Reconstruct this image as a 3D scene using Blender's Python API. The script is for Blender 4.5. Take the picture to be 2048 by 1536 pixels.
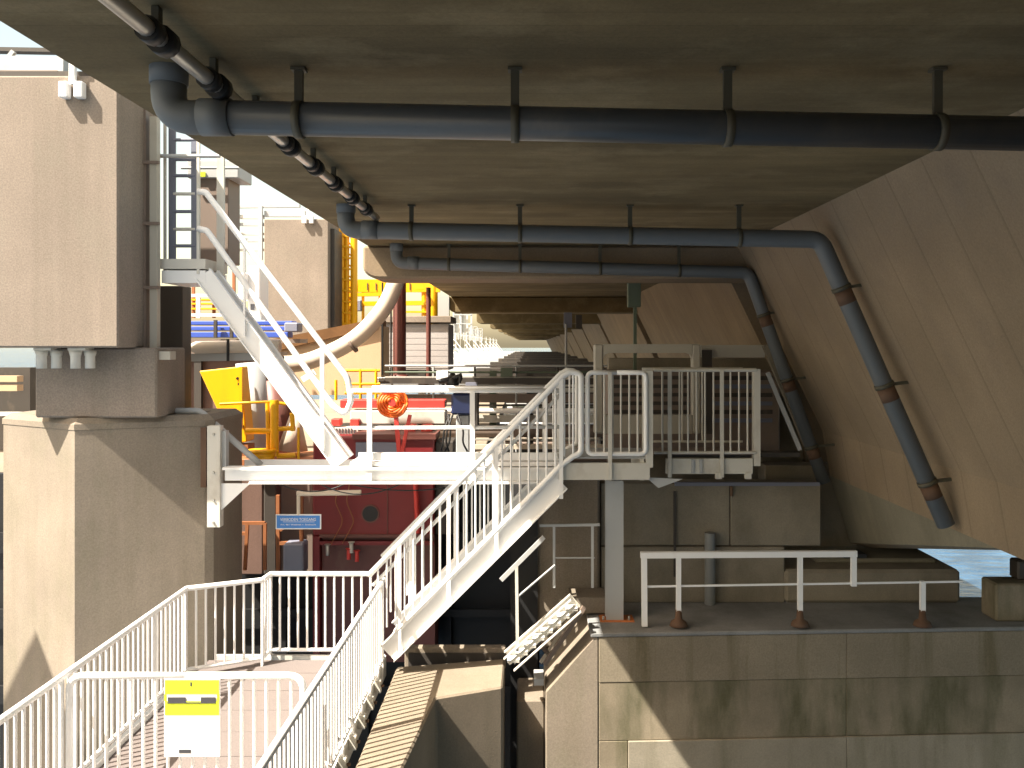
import bpy, bmesh, math, random
from mathutils import Vector, Matrix
random.seed(7)
for o in list(bpy.data.objects): bpy.data.objects.remove(o)
SC = bpy.context.scene
COL = SC.collection
R = math.radians

# ------------------------------------------------------------------ camera, world, sun, exposure
F, CX, CY = 1700.0, 1060.0, 690.0           # focal length and vanishing point of the photograph, in its pixels
cam = bpy.data.cameras.new('camera'); camo = bpy.data.objects.new('camera', cam); COL.objects.link(camo)
camo.location = (0, 0, 0); camo.rotation_euler = (R(90), 0, 0)
cam.sensor_width = 36; cam.lens = 36*F/2048
cam.shift_x = (1024-CX)/2048; cam.shift_y = (CY-768)/2048
cam.clip_start = .05; cam.clip_end = 4000
SC.camera = camo
SUN = Vector((1.0, .60, -1.54)).normalized()   # direction the light travels
w = bpy.data.worlds.new('World'); SC.world = w; w.use_nodes = True
nt = w.node_tree
sky = nt.nodes.new('ShaderNodeTexSky'); sky.sky_type = 'NISHITA'; sky.sun_disc = False
sky.sun_elevation = math.asin(-SUN.z); sky.sun_rotation = math.atan2(-SUN.x, -SUN.y) % (2*math.pi)
sky.air_density = 1.0; sky.dust_density = 2.5; sky.ozone_density = 1.0
bg = nt.nodes['Background']; bg.inputs[1].default_value = .15
tint = nt.nodes.new('ShaderNodeMix'); tint.data_type = 'RGBA'; tint.blend_type = 'MULTIPLY'; tint.inputs[0].default_value = 1
tint.inputs[7].default_value = (1.0, .81, .56, 1)      # the photograph's warm white balance
nt.links.new(sky.outputs[0], tint.inputs[6]); nt.links.new(tint.outputs[2], bg.inputs[0])
sl = bpy.data.lights.new('sun', 'SUN'); sl.energy = 5.0; sl.angle = R(.5); sl.color = (1, .92, .79)
so = bpy.data.objects.new('sun', sl); COL.objects.link(so); so.rotation_euler = SUN.to_track_quat('-Z', 'Y').to_euler()
so.location = (-20, -12, 30)
SC.view_settings.view_transform = 'Standard'; SC.view_settings.look = 'None'
SC.view_settings.gamma = 1; SC.view_settings.exposure = 1.62; SC.view_settings.use_curve_mapping = False
SC.cycles.max_bounces = 8; SC.cycles.diffuse_bounces = 5

def at(px, py, y):                           # a point of the place from its direction and distance
    return Vector(((px-CX)/F*y, y, (CY-py)/F*y))

# ------------------------------------------------------------------ materials
def new_mat(name):
    m = bpy.data.materials.new(name); m.use_nodes = True
    return m, m.node_tree, m.node_tree.nodes['Principled BSDF']
def noise(nt, scale, stretch=(1, 1, 1), detail=4, rough=.55):
    g = nt.nodes.new('ShaderNodeNewGeometry'); mp = nt.nodes.new('ShaderNodeMapping')
    mp.inputs['Scale'].default_value = stretch
    n = nt.nodes.new('ShaderNodeTexNoise'); n.inputs['Scale'].default_value = scale
    n.inputs['Detail'].default_value = detail; n.inputs['Roughness'].default_value = rough
    nt.links.new(g.outputs['Position'], mp.inputs[0]); nt.links.new(mp.outputs[0], n.inputs['Vector'])
    return n.outputs['Fac']
def ramp(nt, fac, a, b, ca=(0, 0, 0, 1), cb=(1, 1, 1, 1)):
    r = nt.nodes.new('ShaderNodeValToRGB'); nt.links.new(fac, r.inputs[0])
    r.color_ramp.elements[0].position = a; r.color_ramp.elements[0].color = ca
    r.color_ramp.elements[1].position = b; r.color_ramp.elements[1].color = cb
    return r.outputs[0]
def mix(nt, fac, a, b, kind='MIX'):
    m = nt.nodes.new('ShaderNodeMix'); m.data_type = 'RGBA'; m.blend_type = kind
    for sock, v in ((m.inputs[0], fac), (m.inputs[6], a), (m.inputs[7], b)):
        if isinstance(v, (int, float)): sock.default_value = v
        elif isinstance(v, tuple): sock.default_value = v if len(v) == 4 else v+(1,)
        else: nt.links.new(v, sock)
    return m.outputs[2]
def bump(nt, bsdf, fac, strength, dist=.01):
    b = nt.nodes.new('ShaderNodeBump'); b.inputs['Strength'].default_value = strength; b.inputs['Distance'].default_value = dist
    nt.links.new(fac, b.inputs['Height']); nt.links.new(b.outputs[0], bsdf.inputs['Normal'])
def concrete(name, col, dark=.72, streak=.35, streak_col=None, stretch=(1, 1, 1), grain=.25, streak_stretch=(5, 5, .45), thr=(.45, .72), boards=None, patch=None):
    m, nt, p = new_mat(name)
    big = noise(nt, .9, stretch, 5)
    c = mix(nt, ramp(nt, big, .35, .68), tuple(x*dark for x in col), col)
    st = noise(nt, 1.0, streak_stretch, 5, .6)
    sc = streak_col or tuple(x*.5 for x in col)
    s = mix(nt, streak, (0, 0, 0), ramp(nt, st, *thr))
    c = mix(nt, s, c, sc)
    if patch:                                # large irregular damp patches
        pn = noise(nt, patch[0], patch[1], 7, .68)
        c = mix(nt, mix(nt, patch[2], (0, 0, 0), ramp(nt, pn, .5, .64)), c, patch[3])
    hgt = None
    if boards:                               # formwork boards: own tone each, thin dark joint
        ax, wd, amt = boards
        g = nt.nodes.new('ShaderNodeNewGeometry'); sx = nt.nodes.new('ShaderNodeSeparateXYZ'); nt.links.new(g.outputs['Position'], sx.inputs[0])
        dv = nt.nodes.new('ShaderNodeMath'); dv.operation = 'DIVIDE'; dv.inputs[1].default_value = wd; nt.links.new(sx.outputs[ax], dv.inputs[0])
        fl = nt.nodes.new('ShaderNodeMath'); fl.operation = 'FLOOR'; nt.links.new(dv.outputs[0], fl.inputs[0])
        wn = nt.nodes.new('ShaderNodeTexWhiteNoise'); wn.noise_dimensions = '1D'; nt.links.new(fl.outputs[0], wn.inputs['W'])
        c = mix(nt, amt, c, ramp(nt, wn.outputs['Value'], 0, 1, (.45, .45, .42, 1), (1, 1, 1, 1)), 'MULTIPLY')
        fr = nt.nodes.new('ShaderNodeMath'); fr.operation = 'FRACT'; nt.links.new(dv.outputs[0], fr.inputs[0])
        hgt = ramp(nt, fr.outputs[0], 0, .07)
        c = mix(nt, .35, c, ramp(nt, fr.outputs[0], 0, .06, (.35, .35, .33, 1), (1, 1, 1, 1)), 'MULTIPLY')
    fine = noise(nt, 55, (1, 1, 1), 3, .7)
    c = mix(nt, grain, c, ramp(nt, fine, .3, .7, (.25, .25, .25, 1), (1, 1, 1, 1)), 'MULTIPLY')
    nt.links.new(c, p.inputs['Base Color']); p.inputs['Roughness'].default_value = .9
    p.inputs['Specular IOR Level'].default_value = .25
    bump(nt, p, fine, .5, .004)
    return m
def paint(name, col, rough=.45, dirt=.25, dirtcol=(.25, .2, .14), metal=0, thr=(.55, .8)):
    m, nt, p = new_mat(name)
    n = noise(nt, 3.0, (1, 1, .6), 6, .65)
    f = mix(nt, dirt, (0, 0, 0), ramp(nt, n, *thr))
    c = mix(nt, f, col, dirtcol)
    nt.links.new(c, p.inputs['Base Color']); p.inputs['Roughness'].default_value = rough; p.inputs['Metallic'].default_value = metal
    bump(nt, p, noise(nt, 30, (1, 1, 1), 3), .15, .003)
    return m
M = {}
M['pier'] = concrete('weathered_pier_concrete', (.315, .264, .208), .8, .4, (.2, .17, .12), grain=.35, patch=(1.6, (1.2, 1.2, .6), .35, (.22, .20, .14)))
M['block'] = concrete('pinkish_tower_concrete', (.335, .275, .225), .84, .6, (.235, .195, .155), streak_stretch=(4, 4, .22), grain=.45, patch=(2.2, (1, 1, .5), .3, (.27, .24, .19)))
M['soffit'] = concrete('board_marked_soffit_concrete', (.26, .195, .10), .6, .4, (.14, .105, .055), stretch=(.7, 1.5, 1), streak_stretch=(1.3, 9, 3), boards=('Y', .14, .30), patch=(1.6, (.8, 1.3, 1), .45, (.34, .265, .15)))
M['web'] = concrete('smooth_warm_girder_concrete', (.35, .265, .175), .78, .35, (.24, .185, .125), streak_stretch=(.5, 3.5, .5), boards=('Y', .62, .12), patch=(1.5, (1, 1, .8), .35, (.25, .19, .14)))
M['haunch'] = concrete('grey_green_shaded_concrete', (.27, .245, .18), .8, .3)
M['wall'] = concrete('algae_stained_concrete', (.34, .285, .205), .65, .85, (.09, .09, .045), streak_stretch=(2.0, 2.0, .5), thr=(.44, .64), patch=(1.4, (1, 1, .7), .45, (.21, .185, .13)))
M['wallup'] = concrete('streaked_quay_concrete', (.33, .28, .205), .75, .75, (.15, .125, .07), streak_stretch=(4, 4, .35), thr=(.5, .66), grain=.35)
M['wallow'] = concrete('pale_quay_concrete', (.36, .32, .25), .78, .6, (.15, .14, .085), streak_stretch=(2.4, 2.4, .35), thr=(.48, .68), patch=(1.2, (1, 1, .8), .4, (.24, .215, .16)))
M['greyframe'] = paint('dull_cream_frame_paint', (.42, .39, .33), .5, .4, (.2, .17, .12))
M['slab'] = concrete('light_slab_concrete', (.30, .25, .19), .8, .35, (.2, .17, .12))
M['greywall'] = concrete('dull_grey_concrete', (.33, .29, .225), .7, .5, (.12, .11, .08), streak_stretch=(2, 2, 1))
M['ribbed'] = concrete('pale_grey_board_concrete', (.46, .43, .42), .92, .2, (.36, .34, .33), streak_stretch=(1, 1, 8))
M['peach'] = concrete('sand_coloured_wall', (.62, .44, .28), .9, .15)
M['brown'] = concrete('brown_timber_edge', (.22, .11, .045), .7, .3)
M['floor'] = concrete('walkway_grip_floor', (.20, .172, .165), .86, .3, (.22, .19, .17), streak_stretch=(2, 2, 2))
M['deckgrey'] = concrete('pier_top_concrete', (.33, .335, .335), .7, .4, (.1, .1, .09), streak_stretch=(2, 2, 1))
M['white'] = paint('white_railing_paint', (.86, .86, .85), .4, .22, (.5, .42, .3), thr=(.6, .72))
M['white_worn_shaded'] = paint('worn_shaded_white_paint', (.60, .58, .52), .5, .5, (.32, .27, .2), thr=(.5, .72))  # worn white, darkened further so the landing parts read as shaded
M['grey'] = paint('light_grey_paint', (.42, .43, .43), .5, .3)
M['pvc'] = paint('blue_grey_pipe_plastic', (.125, .136, .142), .55, .35, (.22, .2, .16))
M['pvc_shaded'] = paint('shaded_pipe_plastic', (.06, .065, .07), .4, .2)
M['strap'] = paint('dull_hanger_steel', (.075, .068, .045), .6, .5, (.12, .07, .03))
M['rust'] = paint('rusty_steel', (.12, .07, .042), .8, .6, (.09, .04, .02), thr=(.4, .6))
M['orust'] = paint('orange_primer', (.52, .17, .05), .7, .4, (.2, .09, .04))
M['galv'] = paint('galvanised_pipe', (.48, .46, .42), .3, .2, metal=.6)
M['black'] = paint('black_rubber', (.012, .012, .012), .5, .1, (.03, .03, .03))
M['gate'] = paint('shade_black_gate_steel', (.010, .010, .011), .6, .3, (.02, .018, .012))  # near-black stands for the shade of the void below the walkway
M['dark'] = paint('dark_brown_steel', (.05, .042, .035), .6, .4)
M['brownst'] = paint('brownish_steel', (.2, .15, .12), .6, .4)
M['yellow'] = paint('yellow_paint', (.86, .43, .004), .4, .25, (.45, .22, .02))
M['red'] = paint('dark_red_paint', (.19, .012, .014), .45, .25, (.1, .01, .01))
M['redb'] = paint('bright_red_paint', (.6, .05, .04), .4, .1)
M['dred'] = paint('oxide_red_paint', (.14, .045, .035), .5, .3)
M['orange'] = paint('orange_hose', (.85, .16, .02), .45, .15)
M['blue'] = paint('blue_paint', (.05, .1, .45), .4, .2, (.2, .2, .3))
M['signblue'] = paint('sign_blue', (.05, .22, .62), .4, .05, (.1, .3, .6))
M['ladder'] = paint('blue_grey_ladder_paint', (.16, .17, .22), .5, .2)
M['navy'] = paint('navy_enamel', (.012, .02, .07), .4, .1)
M['beige'] = paint('cream_pipe_paint', (.60, .52, .42), .5, .2)
M['brownor'] = paint('brown_orange_paint', (.30, .11, .04), .6, .3)
M['lime'] = paint('lime_yellow_print', (.62, .72, .03), .5, .05, (.5, .6, .05))
M['ink'] = paint('dark_print', (.05, .05, .06), .6, .0)
M['signwhite'] = paint('sign_white', (.82, .82, .82), .4, .05)
M['bluegrey'] = paint('blue_grey_bin_plastic', (.2, .21, .27), .6, .2)
M['pinkgrey'] = concrete('pinkish_grey_block', (.20, .125, .10), .8, .3)
M['greypipe'] = paint('dull_grey_pipe_paint', (.19, .20, .20), .5, .4)
M['green'] = paint('dull_green_paint', (.10, .13, .09), .6, .3)
m, nt_, p_ = new_mat('lamp_opal'); p_.inputs['Base Color'].default_value = (.85, .85, .85, 1); p_.inputs['Roughness'].default_value = .3; M['opal'] = m
m, nt_, p_ = new_mat('sea_water')
c_ = mix(nt_, ramp(nt_, noise(nt_, .5, (1, 2.5, 1), 5), .4, .65), (.02, .06, .12), (.05, .13, .24))
nt_.links.new(c_, p_.inputs['Base Color']); p_.inputs['Roughness'].default_value = .12
bump(nt_, p_, noise(nt_, .9, (1, 3, 1), 6, .6), .9, .25); M['water'] = m

# ------------------------------------------------------------------ mesh helpers
class MB:
    def __init__(s): s.v = []; s.f = []
    def add(s, vs, fs):
        n = len(s.v); s.v += [Vector(v) for v in vs]; s.f += [tuple(i+n for i in f) for f in fs]; return s
    def box(s, a, b):
        x0, y0, z0 = a; x1, y1, z1 = b
        x0, x1 = sorted((x0, x1)); y0, y1 = sorted((y0, y1)); z0, z1 = sorted((z0, z1))
        return s.add([(x0,y0,z0),(x1,y0,z0),(x1,y1,z0),(x0,y1,z0),(x0,y0,z1),(x1,y0,z1),(x1,y1,z1),(x0,y1,z1)],
                     [(0,3,2,1),(4,5,6,7),(0,1,5,4),(1,2,6,5),(2,3,7,6),(3,0,4,7)])
    def loft(s, rings, cap=True):
        n = len(rings[0]); vs = [v for r in rings for v in r]; fs = []
        for k in range(len(rings)-1):
            for i in range(n):
                j = (i+1) % n; fs.append((k*n+i, k*n+j, (k+1)*n+j, (k+1)*n+i))
        if cap: fs += [tuple(range(n))[::-1], tuple((len(rings)-1)*n+i for i in range(n))]
        return s.add(vs, fs)
    def prism_y(s, poly, y0, y1):                # polygon in x,z pushed along y
        return s.loft([[(x, y0, z) for x, z in poly], [(x, y1, z) for x, z in poly]])
    def prism_z(s, poly, z0, z1):
        return s.loft([[(x, y, z0) for x, y in poly], [(x, y, z1) for x, y in poly]])
    def prism_x(s, poly, x0, x1):
        return s.loft([[(x0, y, z) for y, z in poly], [(x1, y, z) for y, z in poly]])
    def tube(s, pts, r, seg=14):
        pts = [Vector(p) for p in pts]; rings = []
        t0 = (pts[1]-pts[0]).normalized()
        up = Vector((0, 0, 1)) if abs(t0.z) < .9 else Vector((0, 1, 0))
        n = (up - t0*up.dot(t0)).normalized()
        for i, p in enumerate(pts):
            a = pts[max(i-1, 0)]; b = pts[min(i+1, len(pts)-1)]
            t = (b-a).normalized(); n = (n - t*n.dot(t)).normalized(); bb = t.cross(n)
            rr = r[i] if isinstance(r, (list, tuple)) else r
            rings.append([p + (n*math.cos(2*math.pi*k/seg) + bb*math.sin(2*math.pi*k/seg))*rr for k in range(seg)])
        return s.loft(rings)
    def data(s, name, base=Vector((0, 0, 0)), smooth=False):
        me = bpy.data.meshes.new(name); me.from_pydata([v-base for v in s.v], [], s.f)
        bm = bmesh.new(); bm.from_mesh(me); bmesh.ops.recalc_face_normals(bm, faces=bm.faces); bm.to_mesh(me); bm.free()
        if smooth: me.polygons.foreach_set('use_smooth', [len(p.vertices) == 4 for p in me.polygons])
        return me
def fillet(pts, r, n=6):
    pts = [Vector(p) for p in pts]; out = [pts[0]]
    for i in range(1, len(pts)-1):
        a, b, c = pts[i-1], pts[i], pts[i+1]
        u = (a-b).normalized(); v = (c-b).normalized()
        ang = u.angle(v); rr = r[i-1] if isinstance(r, (list, tuple)) else r
        d = min(rr/math.tan(ang/2), (a-b).length*.49, (c-b).length*.49) if ang < 3.1 else 0
        p0, p2 = b+u*d, b+v*d
        for k in range(n+1):
            t = k/n; out.append(p0*(1-t)**2 + b*2*t*(1-t) + p2*t*t)
    out.append(pts[-1]); return out
UNIT = {}
def unit(kind, mat):
    k = (kind, mat)
    if k not in UNIT:
        mb = MB()
        if kind == 'cyl': mb.tube([(0,0,-.5), (0,0,.5)], 1, 12)
        else: mb.box((-.5,-.5,-.5), (.5,.5,.5))
        me = mb.data(kind, smooth=(kind == 'cyl')); me.materials.append(M[mat]); UNIT[k] = me
    return UNIT[k]
def bev(o, wd=.01, seg=1):
    if wd:
        b = o.modifiers.new('edge', 'BEVEL'); b.width = wd; b.segments = seg; b.limit_method = 'ANGLE'; b.angle_limit = R(35)
    return o
class Thing:
    def __init__(s, name, label, cat, base, group=None, kind=None):
        s.o = bpy.data.objects.new(name, None); COL.objects.link(s.o); s.o.empty_display_size = .2
        s.base = Vector(base); s.o.location = s.base; s.o['label'] = label; s.o['category'] = cat
        if group: s.o['group'] = group
    def _link(s, o, wm, parent):
        COL.objects.link(o); p = parent or s.o; o.parent = p
        pw = Matrix.Translation(s.base) if p is s.o else s.w[p]
        o.matrix_parent_inverse = pw.inverted(); o.matrix_basis = wm; s.w[o] = wm
        return o
    w = {}
    def bar(s, name, a, b, r, mat, parent=None):
        a, b = Vector(a), Vector(b); d = b-a
        o = bpy.data.objects.new(name, unit('cyl', mat))
        wm = Matrix.Translation((a+b)/2) @ d.to_track_quat('Z', 'Y').to_matrix().to_4x4() @ Matrix.Diagonal((r, r, d.length, 1))
        return s._link(o, wm, parent)
    def beam(s, name, a, b, w, h, mat, parent=None):   # square bar; w across, h in the up direction
        a, b = Vector(a), Vector(b); d = b-a; t = d.normalized()
        up = Vector((0, 0, 1)) if abs(t.z) < .98 else Vector((0, 1, 0))
        x = t.cross(up).normalized(); z = x.cross(t)
        rot = Matrix((x, t, z)).transposed().to_4x4()
        o = bpy.data.objects.new(name, unit('box', mat))
        wm = Matrix.Translation((a+b)/2) @ rot @ Matrix.Diagonal((w, d.length, h, 1))
        return s._link(o, wm, parent)
    def box(s, name, a, b, mat, parent=None, bv=0):
        a, b = Vector(a), Vector(b); c = (a+b)/2
        if not bv:
            o = bpy.data.objects.new(name, unit('box', mat)); d = b-a
            return s._link(o, Matrix.Translation(c) @ Matrix.Diagonal((abs(d.x), abs(d.y), abs(d.z), 1)), parent)
        me = MB().box(a, b).data(name, c); me.materials.append(M[mat])
        return bev(s._link(bpy.data.objects.new(name, me), Matrix.Translation(c), parent), bv)
    def mesh(s, name, mb, mat, parent=None, smooth=False, bv=0):
        c = sum(mb.v, Vector())/len(mb.v)
        me = mb.data(name, c, smooth); me.materials.append(M[mat])
        return bev(s._link(bpy.data.objects.new(name, me), Matrix.Translation(c), parent), bv)
    def pipe(s, name, pts, r, mat, parent=None, seg=14):
        return s.mesh(name, MB().tube(pts, r, seg), mat, parent, True)
    def text(s, name, body, size, loc, mat, parent=None, rot=(R(90), 0, 0), width=None):
        cu = bpy.data.curves.new(name, 'FONT'); cu.body = body; cu.size = size; cu.align_x = 'CENTER'; cu.align_y = 'CENTER'; cu.extrude = .001
        t = bpy.data.objects.new(name, cu); COL.objects.link(t)
        bpy.context.view_layer.update()
        me = bpy.data.meshes.new_from_object(t.evaluated_get(bpy.context.evaluated_depsgraph_get()))
        bpy.data.objects.remove(t); me.materials.clear(); me.materials.append(M[mat])
        sx = 1
        if width:
            xs = [v.co.x for v in me.vertices]; sx = width/(max(xs)-min(xs))
        from mathutils import Euler
        wm = Matrix.Translation(loc) @ Euler(rot).to_matrix().to_4x4() @ Matrix.Diagonal((sx, 1, 1, 1))
        return s._link(bpy.data.objects.new(name, me), wm, parent)
def single(name, mb, mat, label, cat, group=None, smooth=False, bv=0, kind=None, base=None):
    b = Vector(base) if base is not None else Vector(((min(v.x for v in mb.v)+max(v.x for v in mb.v))/2, (min(v.y for v in mb.v)+max(v.y for v in mb.v))/2, min(v.z for v in mb.v)))
    me = mb.data(name, b, smooth); me.materials.append(M[mat])
    o = bpy.data.objects.new(name, me); COL.objects.link(o); o.location = b
    if label: o['label'] = label
    if cat: o['category'] = cat
    if group: o['group'] = group
    if kind: o['kind'] = kind
    return bev(o, bv)
def copy_tree(o, parent=None, off=None, label=None):
    c = o.copy(); COL.objects.link(c)
    if parent: c.parent = parent
    if off is not None: c.location = o.location + Vector(off)
    if label: c['label'] = label
    for ch in list(o.children):
        copy_tree(ch, c)
    return c
PER = 12.4

# ------------------------------------------------------------------ setting: sea
sea = MB().add([(-1500,-600,-8.5),(1500,-600,-8.5),(1500,2500,-8.5),(-1500,2500,-8.5)], [(0,1,2,3)])
single('water', sea, 'water', None, None, kind='structure', base=(0, 0, -8.5))

# ------------------------------------------------------------------ bridge spans
def girder(k, label):
    y0 = .5 + PER*k
    g = Thing('bridge_span', label, 'bridge span', (0, y0, 1.37), 'concrete spans of the bridge')
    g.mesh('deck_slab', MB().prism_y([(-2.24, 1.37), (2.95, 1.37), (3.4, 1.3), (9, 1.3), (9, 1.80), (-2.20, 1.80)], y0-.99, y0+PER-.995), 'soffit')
    rings = []
    for dy, h in ((0, 1), (4.24, 0), (7.16, 0), (11.4, 1)):
        B = (4.26+.22*h, -1.84-.93*h); C = (4.33+.43*h, -1.85-.99*h)
        rings.append([(x, y0+dy, z) for x, z in ((2.85, 1.368), (4.09, -1.2), (4.2, -1.83), B, C, (8.6, C[1]), (8.6, 1.29), (3.4, 1.29), (2.97, 1.366))])
    mb = MB().loft(rings); me = g.mesh('box_girder', mb, 'web')
    me.data.materials.append(M['haunch'])  # lower faces: their lack of sky light is put into a darker colour
    for p in me.data.polygons:
        c = p.center + me.matrix_basis.translation
        if c.z < -1.835 and abs(p.normal.x) > .3: p.material_index = 1
    # cross beam over the pier, rounded at its lower left corner
    yb = 11.7 + PER*k; zb = .915
    poly = [(-2.3, 1.366)] + [(-2.3+.0+.22*(1-math.cos(a)), zb+.16-.16*math.sin(a)) for a in [R(d) for d in range(0, 91, 15)]] + [(3.2, zb), (3.0, 1.366)]
    g.mesh('cross_beam', MB().prism_y(poly, yb, yb+.9), 'web' if k == 0 else 'soffit', bv=.03)  # nearest beam takes the lighter concrete in place of light on its face
    return g
lab = ['bridge span directly overhead with three blue-grey drain pipes slung under it',
       'second bridge span behind the first cross beam', 'third bridge span, seen as a thin yellowish band',
       'fourth bridge span in the distance']
girder(0, lab[0]); girder(-1, 'bridge span behind the viewer, continuing the overhead deck'); girder(-2, 'farthest bridge span behind the viewer')
for k in range(1, 4): girder(k, lab[k])
for k in range(4, 13): girder(k, 'distant bridge span of the row running to the vanishing point')

# ------------------------------------------------------------------ drain pipes across the soffit
def drain(Y, xs, pts, r, label, zdrop, webpts=None, brackets=(), rusty=True):
    t = Thing('drain_pipe', label, 'pipe', (pts[0][0], Y, pts[0][1]), 'blue-grey drain pipes under the bridge')
    x0, z0 = pts[0]; x1, z1 = pts[1]
    path = [(x0, Y, 1.367), (x0, Y, z0), (x1, Y, z1)]
    er = r*1.9
    full = fillet(path + [(a, Y, b) for a, b in (webpts or [])], [er] + [.16]*len(webpts or []), 8)
    if Y < 5:                                # nearest run: same plastic as the elbows, its shade put into a darker colour
        t.pipe('pipe', [(x0+er*1.5, Y, z0), full[-1] if not webpts else (x1, Y, z1)], r*.995, 'pvc_shaded', seg=20)
        t.pipe('elbow', [p for p in full if p[0] < x0+er*1.6] + [(x0+er*1.6, Y, z0)], r, 'pvc', seg=20)
        t.pipe('pipe', fillet([(x1, Y, z1)]+[(a, Y, b) for a, b in webpts], .16, 6), r, 'pvc_shaded', seg=20)
    else: t.pipe('pipe', full, r, 'pvc', seg=20)
    # sockets at each end of the elbow
    t.pipe('socket', [(x0, Y, z0+er*1.9), (x0, Y, z0+er*1.0)], r*1.09, 'pvc', seg=20)
    t.pipe('socket', [(x0+er*1.0, Y, z0), (x0+er*1.95, Y, z0)], r*1.09, 'pvc', seg=20)
    for x in xs:
        z = z0 + (z1-z0)*(x-x0)/(x1-x0)
        h = t.box('hanger', (x-.021, Y-.012, 1.366), (x+.021, Y+.012, z+r), 'strap')
        t.pipe('clamp', [(x-.02, Y, z), (x+.02, Y, z)], r*1.1, 'strap', h, 20)
        t.box('foot', (x-.035, Y-.03, 1.352), (x+.035, Y+.03, 1.3665), 'strap', h)
    if webpts:
        a = Vector((webpts[-2][0], Y, webpts[-2][1])) if len(webpts) > 1 else Vector((x1, Y, z1))
        b = Vector((webpts[-1][0], Y, webpts[-1][1])); d = (b-a).normalized()
        for fz in brackets:
            p = a + (b-a)*fz
            wx = 3.51-.483*p.z if p.z > -1.2 else 3.88 - .175*p.z
            br = t.beam('bracket', p, (wx-.002, Y, p.z+.03), .035, .03, 'strap')
            t.pipe('clamp', [p-d*.02, p+d*.02], r*1.14, 'strap', br, 18)
            t.pipe('rust_sleeve', [p+d*.022, p+d*.16], r*1.015, 'rust', br, 18)
    return t
def bx(px, Y): return (px-CX)/F*Y
drain(4.2, [bx(p, 4.2) for p in (598, 1030, 1455, 1875)], [(bx(338, 4.2), 1.125), (2.62, 1.04)], .084,
      'thick drain pipe crossing the top of the picture, nearest of the three', 0, [(3.0, .2), (3.6, -1.3)])
w2 = [at(1632, 480, 8.3), at(1892, 1050, 8.3)]
drain(8.3, [bx(p, 8.3) for p in (823, 1040, 1260, 1478)], [(bx(692, 8.3), 1.125), (bx(1640, 8.3), 1.03)], .085,
      'middle drain pipe, bending down the sloping girder wall to the right', 0, [(w2[1].x, w2[1].z)], (.17, .51, .85))
w3 = at(1648, 965, 11.5)
drain(11.5, [bx(p, 11.5) for p in (898, 1040, 1200, 1358)], [(bx(793, 11.5), 1.11), (bx(1497, 11.5), .98)], .083,
      'farthest drain pipe, bending down beside the white landing railing', 0, [(w3.x, w3.z)], (.2, .51, .83))

t = Thing('soffit_conduit', 'pale galvanised pipe with black couplings running along under the bridge edge', 'pipe', (-1.51, 3, 1.25))
t.bar('pipe', (-1.51, -6, 1.25), (-1.51, 8.35, 1.25), .036, 'galv')
y = -4.0
while y < 8.3:
    for dy, rr in ((-.06, .052), (.06, .060)):
        c = t.bar('coupling', (-1.51, y+dy-.035, 1.25), (-1.51, y+dy+.035, 1.25), rr, 'black')
    t.box('hanger', (-1.525, y-.02, 1.25), (-1.495, y+.02, 1.366), 'strap')
    y += .62

# ------------------------------------------------------------------ left tower with its pier base
def tower(Y0, x0, x1, ztop, zbot, depth, label):
    t = Thing('concrete_tower', label, 'tower', ((x0+x1)/2, Y0, zbot), 'concrete gate towers')
    t.box('upper_block', (x0, Y0, zbot), (x1, Y0+depth, ztop), 'block', bv=.02)
    return t
tw = tower(9.62, -6.5, -4.66, 3.05, -.03, 1.0, 'nearest beige concrete tower block at the left edge of the picture')
tw.box('shaft', (-5.86, 10.06, -.86), (-4.42, 10.9, -.032), 'block', bv=.02)
tw.box('top_slab', (-6.8, 9.75, 3.052), (-4.8, 10.5, 3.14), 'dark')
# pier base, boat-shaped in plan
plan = [(-5.33, 9.95), (-4.02, 10.5), (-3.93, 10.56), (-3.93, 11.6), (-6.6, 11.6), (-6.66, 10.75)]
def inset(pl, d):
    cx = sum(p[0] for p in pl)/len(pl); cy = sum(p[1] for p in pl)/len(pl)
    return [(cx+(x-cx)*(1-d), cy+(y-cy)*(1-d)) for x, y in pl]
pb = Thing('bridge_pier', 'tall beige pier base with angled faces under the nearest tower', 'pier', (-5.2, 10.8, -9.5))
pb.mesh('pier_body', MB().prism_z(plan, -9.5, -1.0), 'pier')
mbc = MB().loft([[(x, y, -.998) for x, y in inset(plan, -.01)], [(x, y, -.93) for x, y in inset(plan, -.01)], [(x, y, -.862) for x, y in inset(plan, .06)]])
pb.mesh('coping', mbc, 'pier')
def cable_glands(x, label):
    g = Thing('cable_gland', label, 'cable gland', (x, 9.78, -.06), 'white cable glands under the tower block')
    g.box('mounting_plate', (x-.10, 9.70, -.062), (x+.10, 9.9, -.033), 'white_worn_shaded')
    for dx, dy in ((-.05, 0), (.075, .08)):
        g.pipe('gland', [(x+dx, 9.78+dy, -.062), (x+dx, 9.78+dy, -.12), (x+dx, 9.78+dy, -.13), (x+dx, 9.78+dy, -.27)], [.075, .06, .055, .055], 'white_worn_shaded')
cable_glands(bx(92, 9.78), 'left pair of short white cable tubes under the near tower block')
cable_glands(bx(160, 9.78), 'right pair of short white cable tubes under the near tower block')

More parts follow.
